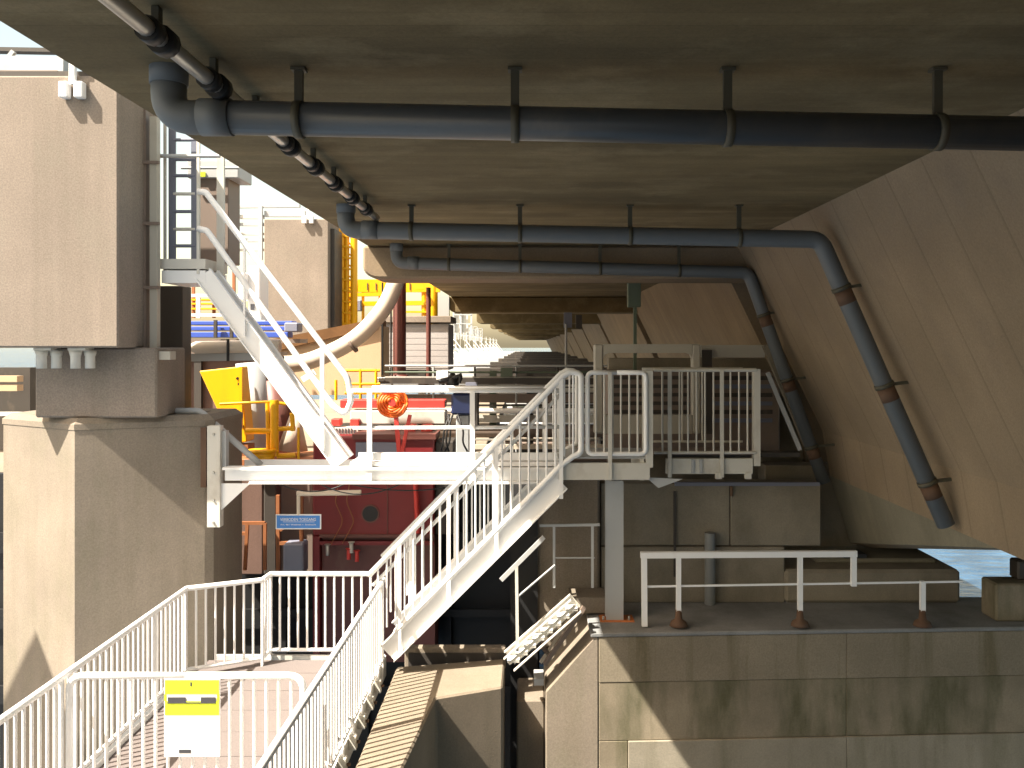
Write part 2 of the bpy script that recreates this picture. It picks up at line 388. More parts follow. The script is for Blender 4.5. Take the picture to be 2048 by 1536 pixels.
def tower_lamp(x, y, z, s, label):
    l = Thing('twin_lamp', label, 'lamp', (x, y, z), 'twin lamps on the towers')
    l.box('bracket', (x-.12*s, y-.06, z+.30*s), (x+.05*s, y+.12, z+.42*s), 'white_worn_shaded')
    l.box('stem', (x-.015*s, y-.03, z-.02), (x+.045*s, y+.03, z+.30*s), 'white')
    for d in (-.07, .10):
        l.box('lamp_box', (x+(d-.05)*s, y-.06, z-.18*s), (x+(d+.05)*s, y+.04, z), 'opal', bv=.01)
p = at(143, 165, 9.57); tower_lamp(p.x, 9.57, p.z, 1.0, 'twin white lamps hanging at the top of the nearest tower')
tb = Thing('roof_beam', 'grey steel roof beam on top of the nearest tower', 'beam', (-6, 9.7, 3.14))
for (a, b, h, m) in ((at(-60, 128, 9.95), at(132, 131, 9.95), .17, 'grey'), (at(-60, 100, 10.6), at(112, 103, 10.6), .05, 'dark'), ):
    tb.beam('beam', a, b, .12, h, m)
tb.beam('brace', at(-10, 150, 10.2), at(28, 103, 10.2), .05, .05, 'grey')
tb.beam('lower_beam', at(-60, 148, 9.9), at(118, 148, 9.9), .08, .06, 'brownst')

# steel guide frame between the tower and the stair
gf = Thing('guide_frame', 'brown steel column frame with a pale flange toned as shaded, fixed to the side of the nearest tower', 'steel frame', (-4.6, 10.35, -.1))
gf.beam('column', at(286, 170, 10.3), at(286, 820, 10.3), .11, .10, 'brownst')
gf.beam('column', at(310, 235, 10.3), at(310, 716, 10.3), .085, .10, 'greyframe')  # pale flange in dull paint, standing for the tower block's shade
gf.beam('back_plate', at(297, 190, 10.7), at(297, 715, 10.7), .2, .04, 'dark')
for y in (325, 447, 575): gf.beam('cross_bar', at(272, y, 10.25), at(318, y, 10.25), .05, .035, 'brownst')
gf.beam('foot_flange', at(294, 711, 10.2), at(346, 711, 10.2), .16, .10, 'greyframe')
# dark shaft behind the platform
single('rear_shaft', MB().box((-4.9, 11.2, -.86), (-4.58, 11.5, .78)), 'dark', 'dark brown steel shaft below the ladder platform', 'shaft', bv=.01)
sb = Thing('service_pipe', 'sunlit cream pipe running sideways under the ladder platform', 'pipe', at(430, 700, 11.8))
sb.pipe('pipe', [at(345, 698, 11.8), at(372, 696, 11.8), at(392, 695, 11.8), at(560, 692, 11.8)], [.03, .03, .085, .085], 'beige')
sb.beam('bearer', at(320, 716, 11.9), at(560, 712, 11.9), .1, .11, 'grey')
sb.bar('clip', at(456, 678, 11.7), at(456, 722, 11.7), .02, 'black')

# ------------------------------------------------------------------ upper stair with platform and ladder
Y1 = 10.45
def S(px, py, dy=0): return at(px, py, Y1) + Vector((0, dy, 0))
def upper_stair(label):
    t = Thing('steel_stair', label, 'stair', S(690, 925), 'white stairs along the left of the bridge')
    a, b = S(408, 548), S(684, 925)
    d = (b-a).normalized()
    for dy in (0, .24):
        st = t.beam('stringer', a+Vector((0, dy, 0)), b+Vector((0, dy, 0)), .012, .21, 'white')
        nrm = Vector((-d.z, 0, d.x))*(-1)
        for sgn in (-1, 1):
            off = Vector((d.z, 0, -d.x))*(.105*sgn)
            t.beam('flange', a+off+Vector((0, dy-.03 if dy == 0 else dy+.0, 0)), b+off+Vector((0, dy-.03 if dy == 0 else dy, 0)), .07, .012, 'white', st)
    n = 11
    for i in range(n):
        c = a + (b-a)*((i+.6)/n)
        t.box('tread', (c.x-.09, c.y+.012, c.z-.06), (c.x+.07, c.y+.23, c.z-.03), 'grey')
    # looped guard rail
    for dy in (-.04,):
        loop = [S(398, 384, dy), S(414, 386, dy), S(697, 756, dy), S(704, 800, dy), S(693, 830, dy), S(668, 812, dy), S(416, 462, dy), S(398, 458, dy)]
        t.pipe('guard_rail', fillet(loop, [.06, .25, .14, .12, .3, .06], 6), .038, 'white', seg=12)
        for px, y0, y1 in ((646, 690, 895), (491, 490, 672)):
            t.beam('rail_post', S(px, y0, dy), S(px, y1, dy), .05 if px > 600 else .025, .025, 'white')
    t.beam('joint_plate', S(600, 760, .1), S(626, 744, .1), .02, .07, 'white')
    # platform
    pl = t.box('platform_edge', S(322, 518, -.02), S(412, 538, .74), 'white_worn_shaded')
    t.box('platform_frame', S(324, 541, -.01), S(411, 566, .73), 'white')
    t.beam('platform_post', S(397, 262), S(397, 548), .035, .035, 'white_worn_shaded')
    t.beam('platform_post', S(424, 290, .3), S(424, 575, .3), .09, .05, 'white_worn_shaded')
    t.beam('platform_post', S(323, 240, .1), S(323, 540, .1), .03, .03, 'white_worn_shaded')
    t.bar('platform_rail', S(316, 312), S(440, 312), .025, 'grey')
    t.bar('platform_rail', S(316, 312, .7), S(440, 312, .7), .02, 'grey')
    return t
st1 = upper_stair('white steel stair descending from the ladder platform beside the near tower')
stairs = [st1]
for k in range(3, 12):
    l = {5: 'fourth white stair of the small far row', 3: 'second white stair far back left of the bridge, first of the small row', 4: 'third white stair, just behind the second in the small row'}.get(k, 'tiny white stair far along the bridge')
    copy_tree(st1.o, None, (0, PER*k, 0), l)
copy_tree(st1.o, None, (.05, PER*2, 0), 'white stair partly hidden by the pale ribbed block')
def landing_frame():
    t = Thing('platform_tower', 'small pale steel platform tower at the head of a far stair', 'steel frame', (-4.2, 11, 0), 'pale platform towers in the distance')
    for x in (-4.3, -3.9, -3.3):
        t.box('column', (x-.05, 10.6, .6), (x+.05, 10.7, 2.6), 'grey')
    for z in (1.2, 1.7, 2.2, 2.6): t.box('rail', (-4.3, 10.58, z-.03), (-3.3, 10.64, z+.03), 'grey')
    t.box('panel', (-4.25, 10.75, .7), (-3.5, 10.8, 2.3), 'white_worn_shaded')
    return t
lf = landing_frame(); lf.o.location.y += PER*3
for k in range(4, 10): copy_tree(lf.o, None, (0, PER*(k-3), 0), 'small pale steel platform tower at the head of a far stair')

ld = Thing('access_ladder', 'blue-grey vertical ladder above the platform beside the near tower', 'ladder', S(352, 515))
ld.beam('stile', S(331, 235, .2), S(331, 516, .2), .085, .03, 'ladder')
ld.beam('stile', S(377, 262, .2), S(377, 516, .2), .085, .03, 'ladder')
for i, y in enumerate((272, 312, 345, 382, 418, 454, 488)):
    ld.bar('rung', S(334, y, .2), S(378, y, .2), .022, 'white_worn_shaded' if y in (382, 454) else 'ladder')
cb = Thing('control_cabinet', 'grey control cabinet behind the blue-grey ladder', 'cabinet', S(360, 510, .9))
cb.box('cabinet_body', S(330, 328, .85), S(408, 512, 1.3), 'brownst', bv=.01)
cb.box('cabinet_roof', S(322, 292, .8), S(432, 330, 1.35), 'grey', bv=.01)
cb.box('label_plate', S(350, 318, .78), S(362, 328, .795), 'lime')

# ------------------------------------------------------------------ access gallery: beam, kerb, rail
wb = Thing('access_gallery', 'white steel gallery beam with railing spanning from the pier base to the landing', 'gallery', at(780, 965, 10.4))
Yb = 10.38
def G(px, py, dy=0): return at(px, py, Yb) + Vector((0, dy, 0))
wb.box('beam_web', G(448, 940, .03), G(1118, 962, .045), 'white')
wb.box('beam_flange', G(448, 934, -.06), G(1118, 939, .12), 'white')
wb.box('beam_flange', G(500, 962.5, -.05), G(1118, 967, .12), 'white')
wb.box('kerb', G(716, 906, .02), G(1118, 921, .06), 'white')
wb.box('deck_edge', G(700, 924, .0), G(1118, 932, .72), 'white')
wb.box('rear_beam', G(448, 936, .74), G(1118, 964, .78), 'white')
wb.pipe('top_rail', [G(706, 781), G(1128, 781)], .027, 'white')
wb.pipe('mid_rail', [G(706, 856), G(1128, 854)], .022, 'white')
for px in (740, 945): wb.beam('rail_post', G(px, 781, -.03), G(px, 960, -.03), .06, .03, 'white')
for px in (560, 1090): wb.beam('rail_post', G(px, 781, .8), G(px, 960, .8), .04, .03, 'white') if px > 700 else None
wb.pipe('rear_rail', [G(720, 781, .8), G(1128, 781, .8)], .02, 'white')
bk = Thing('support_bracket', 'white wall bracket with triangular gusset carrying the gallery beam at the pier base', 'bracket', at(430, 1055, 10.4))
bk.box('mounting_plate', at(414, 852, 10.36), at(440, 1055, 10.36)+Vector((0, .12, 0)), 'white_worn_shaded', bv=.004)
bk.box('edge_plate', at(401, 855, 10.40), at(412, 975, 10.40)+Vector((0, .05, 0)), 'rust')
bk.box('flange', at(441, 862, 10.42), at(452, 940, 10.42)+Vector((0, .1, 0)), 'grey')
g1, g2, g3 = at(441, 967, 10.4), at(500, 967, 10.4), at(441, 1022, 10.4)
bk.mesh('gusset', MB().prism_y([(g1.x, g1.z), (g2.x, g2.z), (g3.x, g3.z)], 10.40, 10.42), 'white')
for y in (868, 945, 1000, 1045): bk.bar('bolt', at(427, y, 10.36)-Vector((0, .02, 0)), at(427, y, 10.36), .014, 'galv')
hr = Thing('ledge_handrail', 'dark grey handrail bending down from the pier ledge behind the bracket', 'handrail', at(400, 822, 10.5))
hr.pipe('rail', fillet([at(300, 822, 10.62), at(400, 822, 10.62), at(522, 930, 10.62)], .15, 5), .04, 'grey')
hr.box('ledge_plate', at(300, 826, 10.7), at(398, 840, 10.7)+Vector((0, .4, 0)), 'dark')

# ------------------------------------------------------------------ right landing
YL = 10.0
def balustrade(t, p0, p1, ztop, zbot, n, loop=True, rr=.028, postat=()):
    p0, p1 = Vector(p0), Vector(p1)
    def q(f, z): v = p0+(p1-p0)*f; return Vector((v.x, v.y, z))
    if loop:
        fr = t.pipe('rail_frame', fillet([q(.5, ztop), q(1, ztop), q(1, zbot), q(0, zbot), q(0, ztop), q(.5, ztop)], .07, 5), rr, 'white', seg=12)
    else:
        fr = t.bar('top_rail', q(0, ztop), q(1, ztop), rr, 'white_worn_shaded'); t.bar('bottom_rail', q(0, zbot), q(1, zbot), rr*.8, 'white_worn_shaded')
    for i in range(1, n):
        t.bar('baluster', q(i/n, zbot), q(i/n, ztop), .0115, 'white_worn_shaded')
    for f in postat: t.beam('rail_post', q(f, ztop)-Vector((0, .03, 0)), q(f, zbot-.3)-Vector((0, .03, 0)), .045, .02, 'white_worn_shaded')
ln = Thing('upper_landing', 'white steel landing with barred railings beside the sloping girder wall', 'landing', at(1232, 962, 10.2))  # bars and beams take the white with shade in its colour
zt, zb = at(0, 745, YL).z, at(0, 908, YL).z
balustrade(ln, at(1175, 0, YL), at(1292, 0, YL), zt, zb, 7, True, .028, (.38,))
a2, b2 = at(1308, 0, 10.4), at(1512, 0, 10.4)
balustrade(ln, a2, b2, at(0, 740, 10.4).z, at(0, 905, 10.4).z, 12, False, .024, (.15, .66))
ln.box('end_plate', (at(1292, 0, YL).x, 10.0, zb-.16), (at(1306, 0, YL).x, 10.36, zt+.02), 'white_worn_shaded')
ln.box('end_plate', (at(1508, 0, 10.4).x, 10.4, zb-.2), (at(1521, 0, 10.4).x, 10.5, at(0, 740, 10.4).z+.01), 'white_worn_shaded')
mb = MB().add([], [])
for px, y0, y1, nm in ((1118, 925, 960, 'edge_beam'), ):
    ln.box('edge_beam', at(1118, 926, YL), at(1300, 960, YL)+Vector((0, .05, 0)), 'white_worn_shaded', bv=.004)
ln.box('edge_beam', at(1332, 917, 10.4), at(1506, 948, 10.4)+Vector((0, .05, 0)), 'white_worn_shaded', bv=.004)
for px in (1386, 1402): ln.box('stiffener', at(px-3, 919, 10.38), at(px+3, 946, 10.38)+Vector((0, .018, 0)), 'grey')
for px in (1438, 1497): ln.box('lug', at(px-6, 946, 10.38), at(px+6, 958, 10.38)+Vector((0, .06, 0)), 'white_worn_shaded')
ln.box('deck_plate', (.33, 10.05, -1.345), (1.42, 10.95, -1.325), 'grey')
ln.box('deck_plate', (1.425, 10.42, -1.345), (2.78, 11.0, -1.325), 'brownst')
ln.box('side_beam', (1.30, 10.05, -1.60), (1.35, 10.95, -1.35), 'white_worn_shaded')
ln.box('cable_tray', at(1345, 905, 10.95), at(1600, 914, 10.95)+Vector((0, .2, 0)), 'dark')
v = [at(1292, 955, 10.05), at(1358, 962, 10.3), at(1316, 975, 10.1)]
ln.mesh('gusset', MB().prism_y([(v[0].x, v[0].z), (v[1].x, v[1].z+.06), (v[2].x, v[2].z)], 10.06, 10.08), 'grey')
# rear rail of the landing
balustrade(ln, (1.45, 11.0, 0), (2.75, 11.0, 0), -.31, -1.25, 5, False, .02)
# raised bar (brace) to the girder
ln.beam('stay', at(1535, 745, 10.9), at(1600, 900, 10.9), .03, .05, 'grey')
# column
cl = Thing('support_column', 'pale steel column on an orange base plate carrying the landing', 'column', at(1232, 1245, 10.3))
Yc = 10.3; c0, c1 = at(1212, 962, Yc), at(1247, 1240, Yc)
cl.box('web', ((c0.x+c1.x)/2-.006, Yc+.012, c1.z), ((c0.x+c1.x)/2+.006, Yc+.14, c0.z), 'grey')
cl.box('flange', (c0.x, Yc, c1.z), (c1.x, Yc+.012, c0.z), 'grey')
cl.box('flange', (c0.x, Yc+.14, c1.z), (c1.x, Yc+.152, c0.z), 'grey')
cl.box('base_plate', at(1200, 1240, Yc)-Vector((0, .06, 0)), at(1268, 1247, Yc)+Vector((0, .2, 0)), 'orust')
for px in (1207, 1258): cl.bar('bolt', at(px, 1232, Yc), at(px, 1241, Yc), .014, 'galv')

# steel door-like frame behind the landing
ff = Thing('steel_portal', 'thick pale rounded rectangular steel frame behind the landing railing', 'steel frame', at(1295, 870, 11.3))
def px2(px, py, Y): p = at(px, py, Y); return (p.x, p.z)
Yf = 11.3
o0, o1, i0, i1 = px2(1188, 688, Yf), px2(1402, 868, Yf), px2(1207, 706, Yf), px2(1384, 830, Yf)
ff.box('side_post', (o0[0], Yf, o1[1]), (i0[0], Yf+.12, o0[1]), 'greyframe', bv=.02)
ff.box('side_post', (i1[0], Yf, o1[1]), (o1[0], Yf+.12, o0[1]), 'greyframe', bv=.02)
ff.box('head_bar', (i0[0], Yf+.002, i0[1]), (i1[0], Yf+.118, o0[1]-.002), 'greyframe')
ff.box('bottom_bar', (i0[0], Yf+.002, o1[1]+.002), (i1[0], Yf+.118, i1[1]), 'greyframe')
for cx, sx in ((i0[0], 1), (i1[0], -1)):
    ff.mesh('corner_plate', MB().prism_y([(cx, i0[1]), (cx+.07*sx, i0[1]), (cx+.02*sx, i0[1]-.02), (cx, i0[1]-.07)], Yf+.01, Yf+.11), 'greyframe')
mc = Thing('machine_housing', 'dull brown machine housing seen through the pale steel frame', 'housing', at(1400, 900, 12.2))
mc.box('housing_body', at(1215, 742, 12.2), at(1560, 905, 12.2)+Vector((0, .8, 0)), 'brownst', bv=.02)
for i in range(6):
    y = 752+i*17
    mc.box('louvre', at(1225, y, 12.17), at(1378, y+7, 12.17)+Vector((0, .028, 0)), 'dark')
    mc.box('louvre', at(1400, y, 12.17), at(1545, y+8, 12.17)+Vector((0, .028, 0)), 'ladder' if i % 2 else 'dark')
mc.box('head_beam', at(1402, 690, 11.9), at(1530, 715, 11.9)+Vector((0, .2, 0)), 'greyframe')
mc.box('recess', at(1404, 700, 11.85), at(1424, 868, 11.85)+Vector((0, .03, 0)), 'dark')
mc.beam('leaning_stay', at(1532, 690, 11.8), at(1640, 950, 11.8), .08, .10, 'greywall')
mc.box('sill_pipe', at(1350, 965, 11.0), at(1640, 972, 11.0)+Vector((0, .05, 0)), 'ladder')
mc.bar('drain_stub', at(1463, 973, 11.0), at(1463, 992, 11.0), .02, 'rust')
hp = Thing('hanging_post', 'green-grey box and thin post hanging from the cross beam above the pale frame', 'post', at(1268, 690, 12.75))
hp.box('junction_box', at(1256, 558, 12.7), at(1282, 614, 12.7)+Vector((0, .15, 0)), 'green', bv=.01)
hp.beam('post', at(1270, 614, 12.75), at(1270, 760, 12.75), .05, .05, 'green')
hp2 = Thing('thin_mast', 'thin grey mast left of the pale frame with a box at its top', 'mast', at(1132, 760, 16))
hp2.bar('mast', at(1132, 648, 16), at(1132, 765, 16), .022, 'grey')
hp2.box('mast_box', at(1128, 625, 16), at(1144, 655, 16)+Vector((0, .1, 0)), 'ladder')
hp2.box('bracket', at(1152, 630, 16), at(1164, 657, 16)+Vector((0, .1, 0)), 'dark')

# ------------------------------------------------------------------ descending stair to the lower walkway
Ys = 10.0
def T(px, py, dy=0): return at(px, py, Ys)+Vector((0, dy, 0))
ds = Thing('barred_stair', 'white barred stair descending left from the landing to the lower walkway', 'stair', T(760, 1310))
a, b = T(1120, 962), T(775, 1306)
d = (b-a).normalized(); perp = Vector((d.z, 0, -d.x))
for dy in (0, .85):
    stg = ds.beam('stringer', a+Vector((0, dy, 0)), b+Vector((0, dy, 0)), .012, .23, 'white')
    for sgn in (-1, 1):
        off = perp*(.118*sgn)+Vector((0, (-.03 if dy == 0 else .0)+dy, 0))
        ds.beam('flange', a+off, b+off, .07, .010, 'white', stg)
for i in range(13):
    c = a+(b-a)*((i+.5)/13)
    ds.box('tread', (c.x-.10, Ys+.012, c.z-.03), (c.x+.09, Ys+.84, c.z-.005), 'grey')
for dy, rr in ((-.03, .034), (.88, .028)):
    top0, top1 = T(738, 1150, dy), T(1126, 752, dy)
    path = [top0, top1, T(1140, 744, dy), T(1162, 746, dy), T(1162, 905, dy), T(1146, 912, dy), T(1122, 930, dy), T(792, 1262, dy)]
    ds.pipe('guard_rail', fillet(path, [.1, .06, .10, .10, .08, .1], 5), rr, 'white', seg=12)
    n = 23
    for i in range(n):
        f = i/(n-1); px = 757+(1146-757)*f
        ty = 1150-(px-738)*1.0258 if px < 1126 else 746
        by = 1262-(px-792)*1.006 if px < 1122 else 912
        if px < 800: by = ty+140
        ds.bar('baluster', T(px, ty, dy), T(px, by, dy), .012, 'white')
    for px in (800, 898, 993, 1122):
        ty = 1150-(px-738)*1.0258
        ds.beam('rail_post', T(px, ty, dy-.02), T(px, ty+(222 if px < 1100 else 240), dy-.02), .045, .02, 'white')
ds.pipe('handrail', [T(745, 1172, .02), T(1120, 790, .02)], .022, 'white')

# ------------------------------------------------------------------ lower walkway
ZW, ZR = -3.82, -2.80
XL, XR = -3.95, -1.78
lw = Thing('lower_walkway', 'lower white walkway coming towards the viewer between barred railings', 'walkway', (-2.9, 8, ZW))
for i in range(14):
    y0 = 3.4+i*.5
    y1 = y0+.492 if i < 13 else y0+.4
    lw.box('floor_plate', (XL+.06, y0, ZW-.03), (XR-.04, y1, ZW+random.uniform(-.002, .002)), 'floor')
lw.box('edge_beam', (XR-.035, 3.4, ZW-.22), (XR+.02, 10.4, ZW+.02), 'white')
lw.box('edge_beam', (XL, 3.4, ZW-.22), (XL+.055, 9.8, ZW+.05), 'white')
lw.box('end_beam', (XL+.1, 10.4, ZW-.2), (XR, 10.45, ZW+.02), 'white_worn_shaded')
def run(t, p0, p1, n=None, posts=(), r=.031):
    p0, p1 = Vector(p0), Vector(p1); L = (p1-p0).length
    n = n or round(L/.108)
    t.bar('top_rail', (*p0.xy, ZR), (*p1.xy, ZR), r, 'white')
    t.bar('bottom_rail', (*p0.xy, ZW+.09), (*p1.xy, ZW+.09), r*.75, 'white')
    for i in range(1, n):
        q = p0+(p1-p0)*(i/n); t.bar('baluster', (q.x, q.y, ZW+.09), (q.x, q.y, ZR), .0135, 'white')
    for f in posts:
        q = p0+(p1-p0)*f; t.beam('rail_post', (q.x, q.y, ZW-.15), (q.x, q.y, ZR), .022, .055, 'white')
rl = Thing('left_railing', 'long white barred railing along the left side of the lower walkway, turning at the end', 'railing', (XL, 8, ZW))
L0, L1, L2, L3 = (XL, 3.6), (XL, 9.77), (-3.19, 10.13), (-3.17, 10.4)
for p, q, ps in ((L0, L1, [((y-3.6)/6.17) for y in (3.6, 5.36, 7.16, 8.95, 9.75)]), (L1, L2, [1.0]), (L2, L3, [1.0]), (L3, (-1.95, 10.4), [1.0])):
    run(rl, (*p, 0), (*q, 0), None, ps)
rr_ = Thing('right_railing', 'white barred railing right of the lower walkway, ending at the stair foot', 'railing', (XR, 7, ZW))
run(rr_, (XR-.02, 3.6, 0), (XR+.03, 10.15, 0), None, [((y-3.6)/6.55) for y in (5.2, 6.8, 8.4, 10.1)])
for i in range(14):
    y0 = 4.2+i*.45
    if y0 < 10: 
        cl_ = rr_.box('clamp', (XR+.02, y0-.035, ZW-.10), (XR+.10, y0+.035, ZW+.04), 'white_worn_shaded', bv=.006)
        rr_.bar('clamp_bolt', (XR+.10, y0, ZW-.03), (XR+.13, y0, ZW-.03), .016, 'rust', cl_)
        rr_.pipe('clamp_arm', fillet([(XR+.01, y0, ZW+.22), (XR+.07, y0, ZW+.14), (XR+.06, y0, ZW+.03)], .03, 3), .014, 'white', cl_, 8)
# gate across the walkway
gt = Thing('walkway_gate', 'white barred gate with rounded corners across the lower walkway', 'gate', (-2.9, 7.2, ZW))
gx0, gx1, gy = -3.90, -1.92, 7.2
gt.pipe('gate_frame', fillet([((gx0+gx1)/2, gy, ZR), (gx1, gy, ZR), (gx1, gy, ZW+.1), (gx0, gy, ZW+.1), (gx0, gy, ZR), ((gx0+gx1)/2, gy, ZR)], .13, 6), .030, 'white', seg=12)
for i in range(1, 19):
    x = gx0+(gx1-gx0)*i/19; gt.bar('gate_bar', (x, gy, ZW+.1), (x, gy, ZR), .014, 'white')
gs = Thing('warning_sign', 'white notice board with lime yellow bands hung on the walkway gate', 'sign', (-2.9, 7.15, -3.5))
s0, s1 = at(328, 1358, 7.15), at(440, 1514, 7.15)
gs.box('board', (s0.x, 7.150, s1.z), (s1.x, 7.165, s0.z), 'signwhite', bv=.003)
def sgn(name, x0, y0, x1, y1, m, dy=0): 
    a, b = at(x0, y0, 7.15), at(x1, y1, 7.15); gs.box(name, (a.x, 7.147-dy, b.z), (b.x, 7.149-dy, a.z), m)
sgn('yellow_band', 330, 1360, 438, 1388, 'lime'); sgn('yellow_band', 330, 1402, 438, 1430, 'lime')
sgn('yellow_edge', 328.5, 1388.4, 333, 1401.6, 'lime'); sgn('yellow_edge', 434, 1388.4, 439, 1401.6, 'lime')
sgn('dark_bar', 336, 1394, 372, 1404, 'ink', .003); sgn('dark_bar', 402, 1394, 432, 1404, 'ink', .003); sgn('dark_line', 334, 1404, 432, 1406, 'ink', .0055)
sgn('black_mark', 381, 1364, 384, 1372, 'ink', .003); sgn('small_print', 358, 1499, 382, 1506, 'ink')

# ------------------------------------------------------------------ concrete slab right of the lower walkway
sp = [at(792, 1338, 0)]*0
slab = Thing('concrete_ledge', 'beige concrete ledge right of the lower walkway, striped by railing shadows', 'ledge', (-1.0, 9, -9))
slab.mesh('ledge_body', MB().prism_z([(-1.60, 5.0), (-1.17, 5.0), (-1.17, 7.7), (-1.03, 9.3), (-.31, 9.6), (-.31, 10.47), (-1.60, 10.2)], -9.4, -3.86), 'slab', bv=.02)
slab.box('drain_kerb', (-1.55, 10.50, -4.0), (-.30, 10.62, -3.74), 'pier', bv=.01)
slab.box('joint_strip', (-1.5, 10.475, -4.0), (-.32, 10.497, -3.80), 'dark')
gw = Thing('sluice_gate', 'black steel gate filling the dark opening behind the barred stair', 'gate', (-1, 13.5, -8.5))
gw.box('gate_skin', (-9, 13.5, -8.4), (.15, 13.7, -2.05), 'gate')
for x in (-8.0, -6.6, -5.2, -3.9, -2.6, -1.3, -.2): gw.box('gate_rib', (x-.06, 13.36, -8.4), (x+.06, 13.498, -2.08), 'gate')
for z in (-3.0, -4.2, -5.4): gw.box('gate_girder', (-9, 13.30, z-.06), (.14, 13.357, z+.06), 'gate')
single('dark_infill', MB().box((-.25, 10.9, -9.4), (.10, 13.3, -2.0)), 'gate', 'black plate continuing the shade tone at the side of the dark opening', 'plate')

# unseen dark deck added under the viewer to cut light bounced onto the soffit
vp = Thing('unseen_bounce_blocker', 'unseen dark deck and block under the viewer, added to cut bounce light on the soffit', 'landing', (0, -2, -1.66))
vp.box('deck', (-3.2, -8, -1.80), (3.0, 2.5, -1.66), 'dark')
vp.box('column', (-2.0, -6, -9), (3.0, -3, -1.82), 'wall')
# ------------------------------------------------------------------ right pier
rp = Thing('right_pier', 'broad concrete pier at lower right with green algae stains and a sloping left shoulder', 'pier', (3, 10, -9.5))
pf = [(.77, -3.36), (.77, -3.30), (.74, -3.24), (.70, -3.28), (.18, -4.0), (.18, -9.4), (.9, -9.4), (.9, -3.36)]
rp.mesh('shoulder', MB().prism_y([(.765, -3.36), (.18, -4.02), (.18, -9.4), (.7995, -9.4), (.7995, -3.36)], 9.862, 11.2), 'pier', bv=.02)
def Yw(x): return 9.86+(x-.8)*.045
def quadslab(x0, x1, z0, z1, proud, name, mat, bvw=.006):
    mb = MB().loft([[(x0, Yw(x0)-proud, z0), (x1, Yw(x1)-proud, z0), (x1, Yw(x1)+.3, z0), (x0, Yw(x0)+.3, z0)],
                    [(x0, Yw(x0)-proud, z1), (x1, Yw(x1)-proud, z1), (x1, Yw(x1)+.3, z1), (x0, Yw(x0)+.3, z1)]])
    return rp.mesh(name, mb, mat, bv=bvw)
zr = [-3.362, -3.92, -4.60, -5.4, -6.4]
cols = {0: [.80, 3.72, 9], 1: [.80, 3.72, 9], 2: [1.14, 3.72, 9], 3: [1.14, 3.72, 9]}
quadslab(.802, 1.137, -6.4, -4.602, -.006, 'wall_panel', 'wall')
for r_ in range(4):
    for c_ in range(len(cols[r_])-1):
        quadslab(cols[r_][c_]+(.0 if c_ == 0 and r_ == 0 else .002), cols[r_][c_+1]-.002, zr[r_+1]+.002, zr[r_]-(.03 if r_ == 0 else .002), (0.0, -.008, .012, .01)[r_]+random.uniform(0, .002), 'wall_panel', ('wallup', 'wall', 'wallow', 'wallow')[r_])
rp.mesh('pier_core', MB().loft([[(.802, Yw(.8)+.302, z), (9, Yw(9)+.302, z), (9, 11.25, z), (5.62, 11.25, z), (5.62, 14, z), (.802, 14, z)] for z in (-9.4, -3.40)]), 'wall')
rp.mesh('top_slab', MB().loft([[(.70, Yw(.7)-.012, z), (9, Yw(9)-.012, z), (9, 11.27, z), (5.64, 11.27, z), (5.64, 14, z), (.70, 14, z)] for z in (-3.388, -3.34)]), 'deckgrey', bv=.01)
single('small_block', MB().box((-.16, 10.2, -9.4), (.178, 10.9, -4.26)), 'pier', 'small pale concrete block in the gap left of the right pier', 'block', bv=.02)
# wall standing on the pier
bw = Thing('back_wall', 'dull grey concrete wall standing on the right pier behind the low railing', 'wall', (2, 11.2, -3.34))
bw.box('wall_panel', (.92, 11.02, -3.338), (3.30, 11.4, -2.62), 'greywall', bv=.01)
bw.box('wall_panel', (.92, 11.06, -2.61), (2.6, 11.4, -1.80), 'greywall', bv=.01)
bw.box('wall_panel', (2.61, 11.05, -2.61), (3.78, 11.4, -1.80), 'greywall', bv=.01)
bw.box('wall_panel', (3.32, 12.0, -3.338), (4.62, 12.4, -1.70), 'greywall', bv=.01)
bw.box('wall_panel', (1.2, 13.0, -2.2), (4.75, 13.3, -.2), 'greywall', bv=.01)
bw.bar('wall_pipe', (2.32, 10.96, -3.34), (2.32, 10.96, -2.42), .07, 'greypipe')
bw.box('conduit', (1.86, 11.0, -3.0), (1.89, 11.03, -1.9), 'dark')
pw = Thing('pier_end_wall', 'rounded concrete wall end catching striped sunlight under the landing', 'wall', (.5, 11, -3.9))
q = [(.06, -3.34), (.06, -3.9), (.90, -3.9), (.90, -1.70), (.12, -1.70), (.02, -2.1), (.0, -2.5)]
pw.mesh('wall_body', MB().prism_y(q, 10.95, 11.6), 'pier', bv=.03)
pw.box('ledge', (.48, 10.5, -3.32), (.95, 10.94, -3.12), 'pier', bv=.01)
# bearings
bl = Thing('bearing_block', 'wide low concrete bearing block under the end of the girder', 'bearing block', (4.4, 11, -3.34))
p0, p1 = at(1570, 1140, 10.98), at(1922, 1140, 10.98)
bl.box('lower_block', (p0.x, 10.98, -3.338), (p1.x, 12.4, p0.z), 'greywall', bv=.04)
bl.box('upper_block', (at(1632, 0, 11.3).x, 11.3, p0.z+.002), (at(1872, 0, 11.3).x, 12.3, -2.842), 'haunch', bv=.02)
bl.box('bearing_pad', (at(1690, 0, 11.3).x, 11.32, -2.842), (at(1735, 0, 11.3).x, 11.6, -2.79), 'black')
rb = Thing('stepped_block', 'stepped concrete block at the right edge beside the view of the water', 'block', (6, 10.4, -3.34))
rb.box('lower_step', (5.62, 10.25, -3.338), (9, 10.6, at(0, 1168, 10.25).z), 'wall', bv=.02)
rb.box('upper_step', (5.97, 10.4, at(0, 1168, 10.25).z+.002), (9, 10.6, at(0, 1122, 10.4).z), 'dark', bv=.02)
